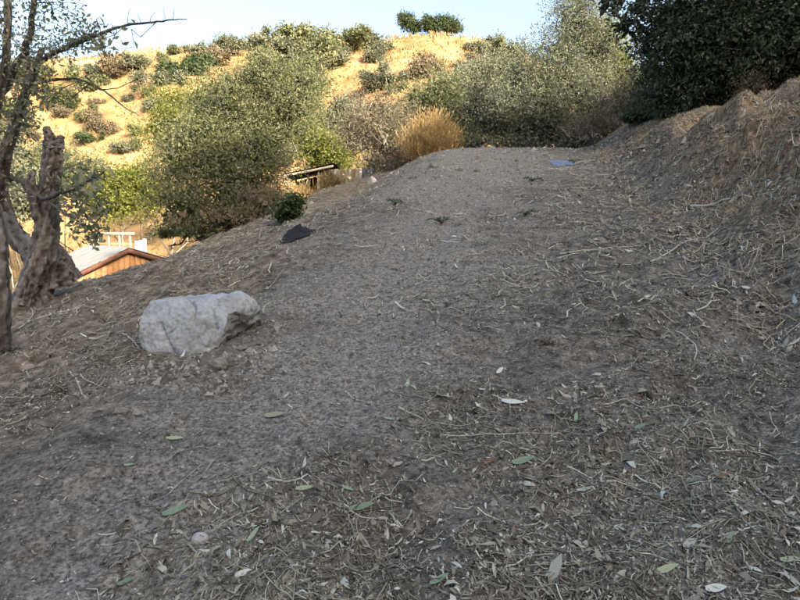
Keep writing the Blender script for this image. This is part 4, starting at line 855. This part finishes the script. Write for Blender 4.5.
def pergola():
    Y = 31.0; a = P(98, 238, Y); 
    z0 = float(hgt(a[0], Y))
    e = empty('pergola', (a[0], a[1], z0), 'weathered timber pergola frame behind the cabin roof', 'pergola'); h = P(98, 233, Y)[2]-z0; L = px(32, Y)
    for k in range(4):
        mb = MB(); x = k*L/3; mb.box((x-.05, -.05, -.1), (x+.05, .05, h)); mb.build('post', M['board_grey'], e)
    for y_, z_ in ((-.07, h-.02), (0.07, h-.02)): mb = MB(); mb.box((-.3, y_-.02, z_-.08), (L+.2, y_+.02, z_+.06)); mb.build('beam', M['board_grey'], e)
    mb = MB(); mb.box((-.2, -.03, h-.62), (L+.1, .03, h-.5)); mb.build('rail', M['board_orange'], e)
pergola()
def panel(u0, u1, v0, v1, Y, label, mat, name, cat, tilt=.15, nrib=5):
    a = P(u0, v1, Y); z0 = float(hgt(a[0], Y)); w = px(u1-u0, Y); h = P(u0, v0, Y)[2]-z0
    e = empty(name, (a[0], Y, z0-.05), label, cat)
    for k in range(nrib):
        mb = MB(); mb.box((k*w/nrib+.006, -.02+.012*(k % 2), 0), ((k+1)*w/nrib-.006, .02+.012*(k % 2), h*rng.uniform(.94, 1.0)), None, rng.random()); mb.build('board', M[mat], e)
    mb = MB(); mb.box((0, .04, h*.3), (w, .07, h*.3+.08)); mb.box((0, .04, h*.75), (w, .07, h*.75+.08)); mb.build('rail', M['board_grey'], e)
panel(135, 147, 236, 250, 30, 'bluish white panel screen standing behind the cabin ridge', 'panel_white', 'screen', 'screen', nrib=3)

# ------------------------------------------------------------------ open shed and plank fence in the yard
def shed():
    Y = 26.0; a = P(288, 200, Y); z0 = float(hgt(a[0]+1, Y))
    e = empty('open_shed', (a[0], Y, z0), 'open sided shed with sloping black roof in the yard', 'shed')
    zl, zr = P(288, 176, Y)[2]-z0, P(326, 165, Y)[2]-z0; w = px(42, Y); d = 1.8
    for x, y_ in ((.05, 0), (w*.48, 0), (w*.72, 0), (w-.05, 0), (.05, d), (w-.05, d)):
        z = zl+(zr-zl)*x/w; mb = MB(); mb.tube([(x, y_, -.1), (x+.03, y_, z*.5), (x, y_, z-.02)], [.055, .05, .045], 7, rng.random()); mb.build('post', M['board_grey'], e)
    mb = MB(); n = 12
    for k in range(4):
        y0 = -.25+k*(d+.5)/4; mb = MB(); corrug(mb, (-.2, y0, zl+.04+.01*(k % 2)), (-.2, y0+(d+.5)/4+.04, zl+.04+.01*(k % 2)), (w+.2, y0, zr+.06+.01*(k % 2))); mb.build('roof_sheet', M['felt'], e)
    mb = MB(); mb.tube([(-.25, -.2, zl-.03), (w*.5, -.2, (zl+zr)/2-.05), (w+.15, -.2, zr-.06)], .05, 8, .9); mb.build('beam', M['board_tan'], e)
    mb = MB(); mb.tube([(-.15, d, zl-.03), (w+.15, d, zr-.04)], .05, 8, .5); mb.build('beam', M['board_grey'], e)
    k = 0; x = 0.
    while x < w-.1:
        mb = MB(); mb.box((x+.008, d+.05, 0), (x+.19, d+.075, zl+(zr-zl)*x/w-.1), None, rng.random()); mb.build('board', M['board_brown'], e); x += .2
    mb = MB(); mb.tube([(.3, -.05, .05), (w*.48, -.05, zl*.9)], .03, 6, .9); mb.build('brace', M['board_tan'], e)
shed()
panel(331, 362, 167, 202, 24.6, 'pale tan plank fence right of the open shed', 'board_tan', 'plank_fence', 'fence', nrib=9)
panel(362, 377, 166, 190, 24.2, 'short white sheet fence right of the tan planks', 'corrugated', 'sheet_fence', 'fence', nrib=4)
for u, Y, r, lab in ((300, 24.2, .55, 'dry golden grass clump in front of the open shed'), (330, 24.0, .2, 'small dry golden grass clump at the foot of the tan plank fence'), (280, 22.5, .5, 'dry pale grass clump left of the open shed')):
    b = gbase(u, Y); plant('dry_grass_clump', b, lab, 'dry grass', [((0, 0, .35), (r, r*.7, .35)), ((r*.8, 0, .3), (r*.7, r*.6, .28))], 'leaf_dry', 'twig', 70, 40, .12, .2, .10, .012, parts=('stems', 'blades'), up=1.2, twig_r=.005, core=0)

try:
    scene.cycles.max_bounces = 5; scene.cycles.diffuse_bounces = 2; scene.cycles.transmission_bounces = 3
except Exception: pass
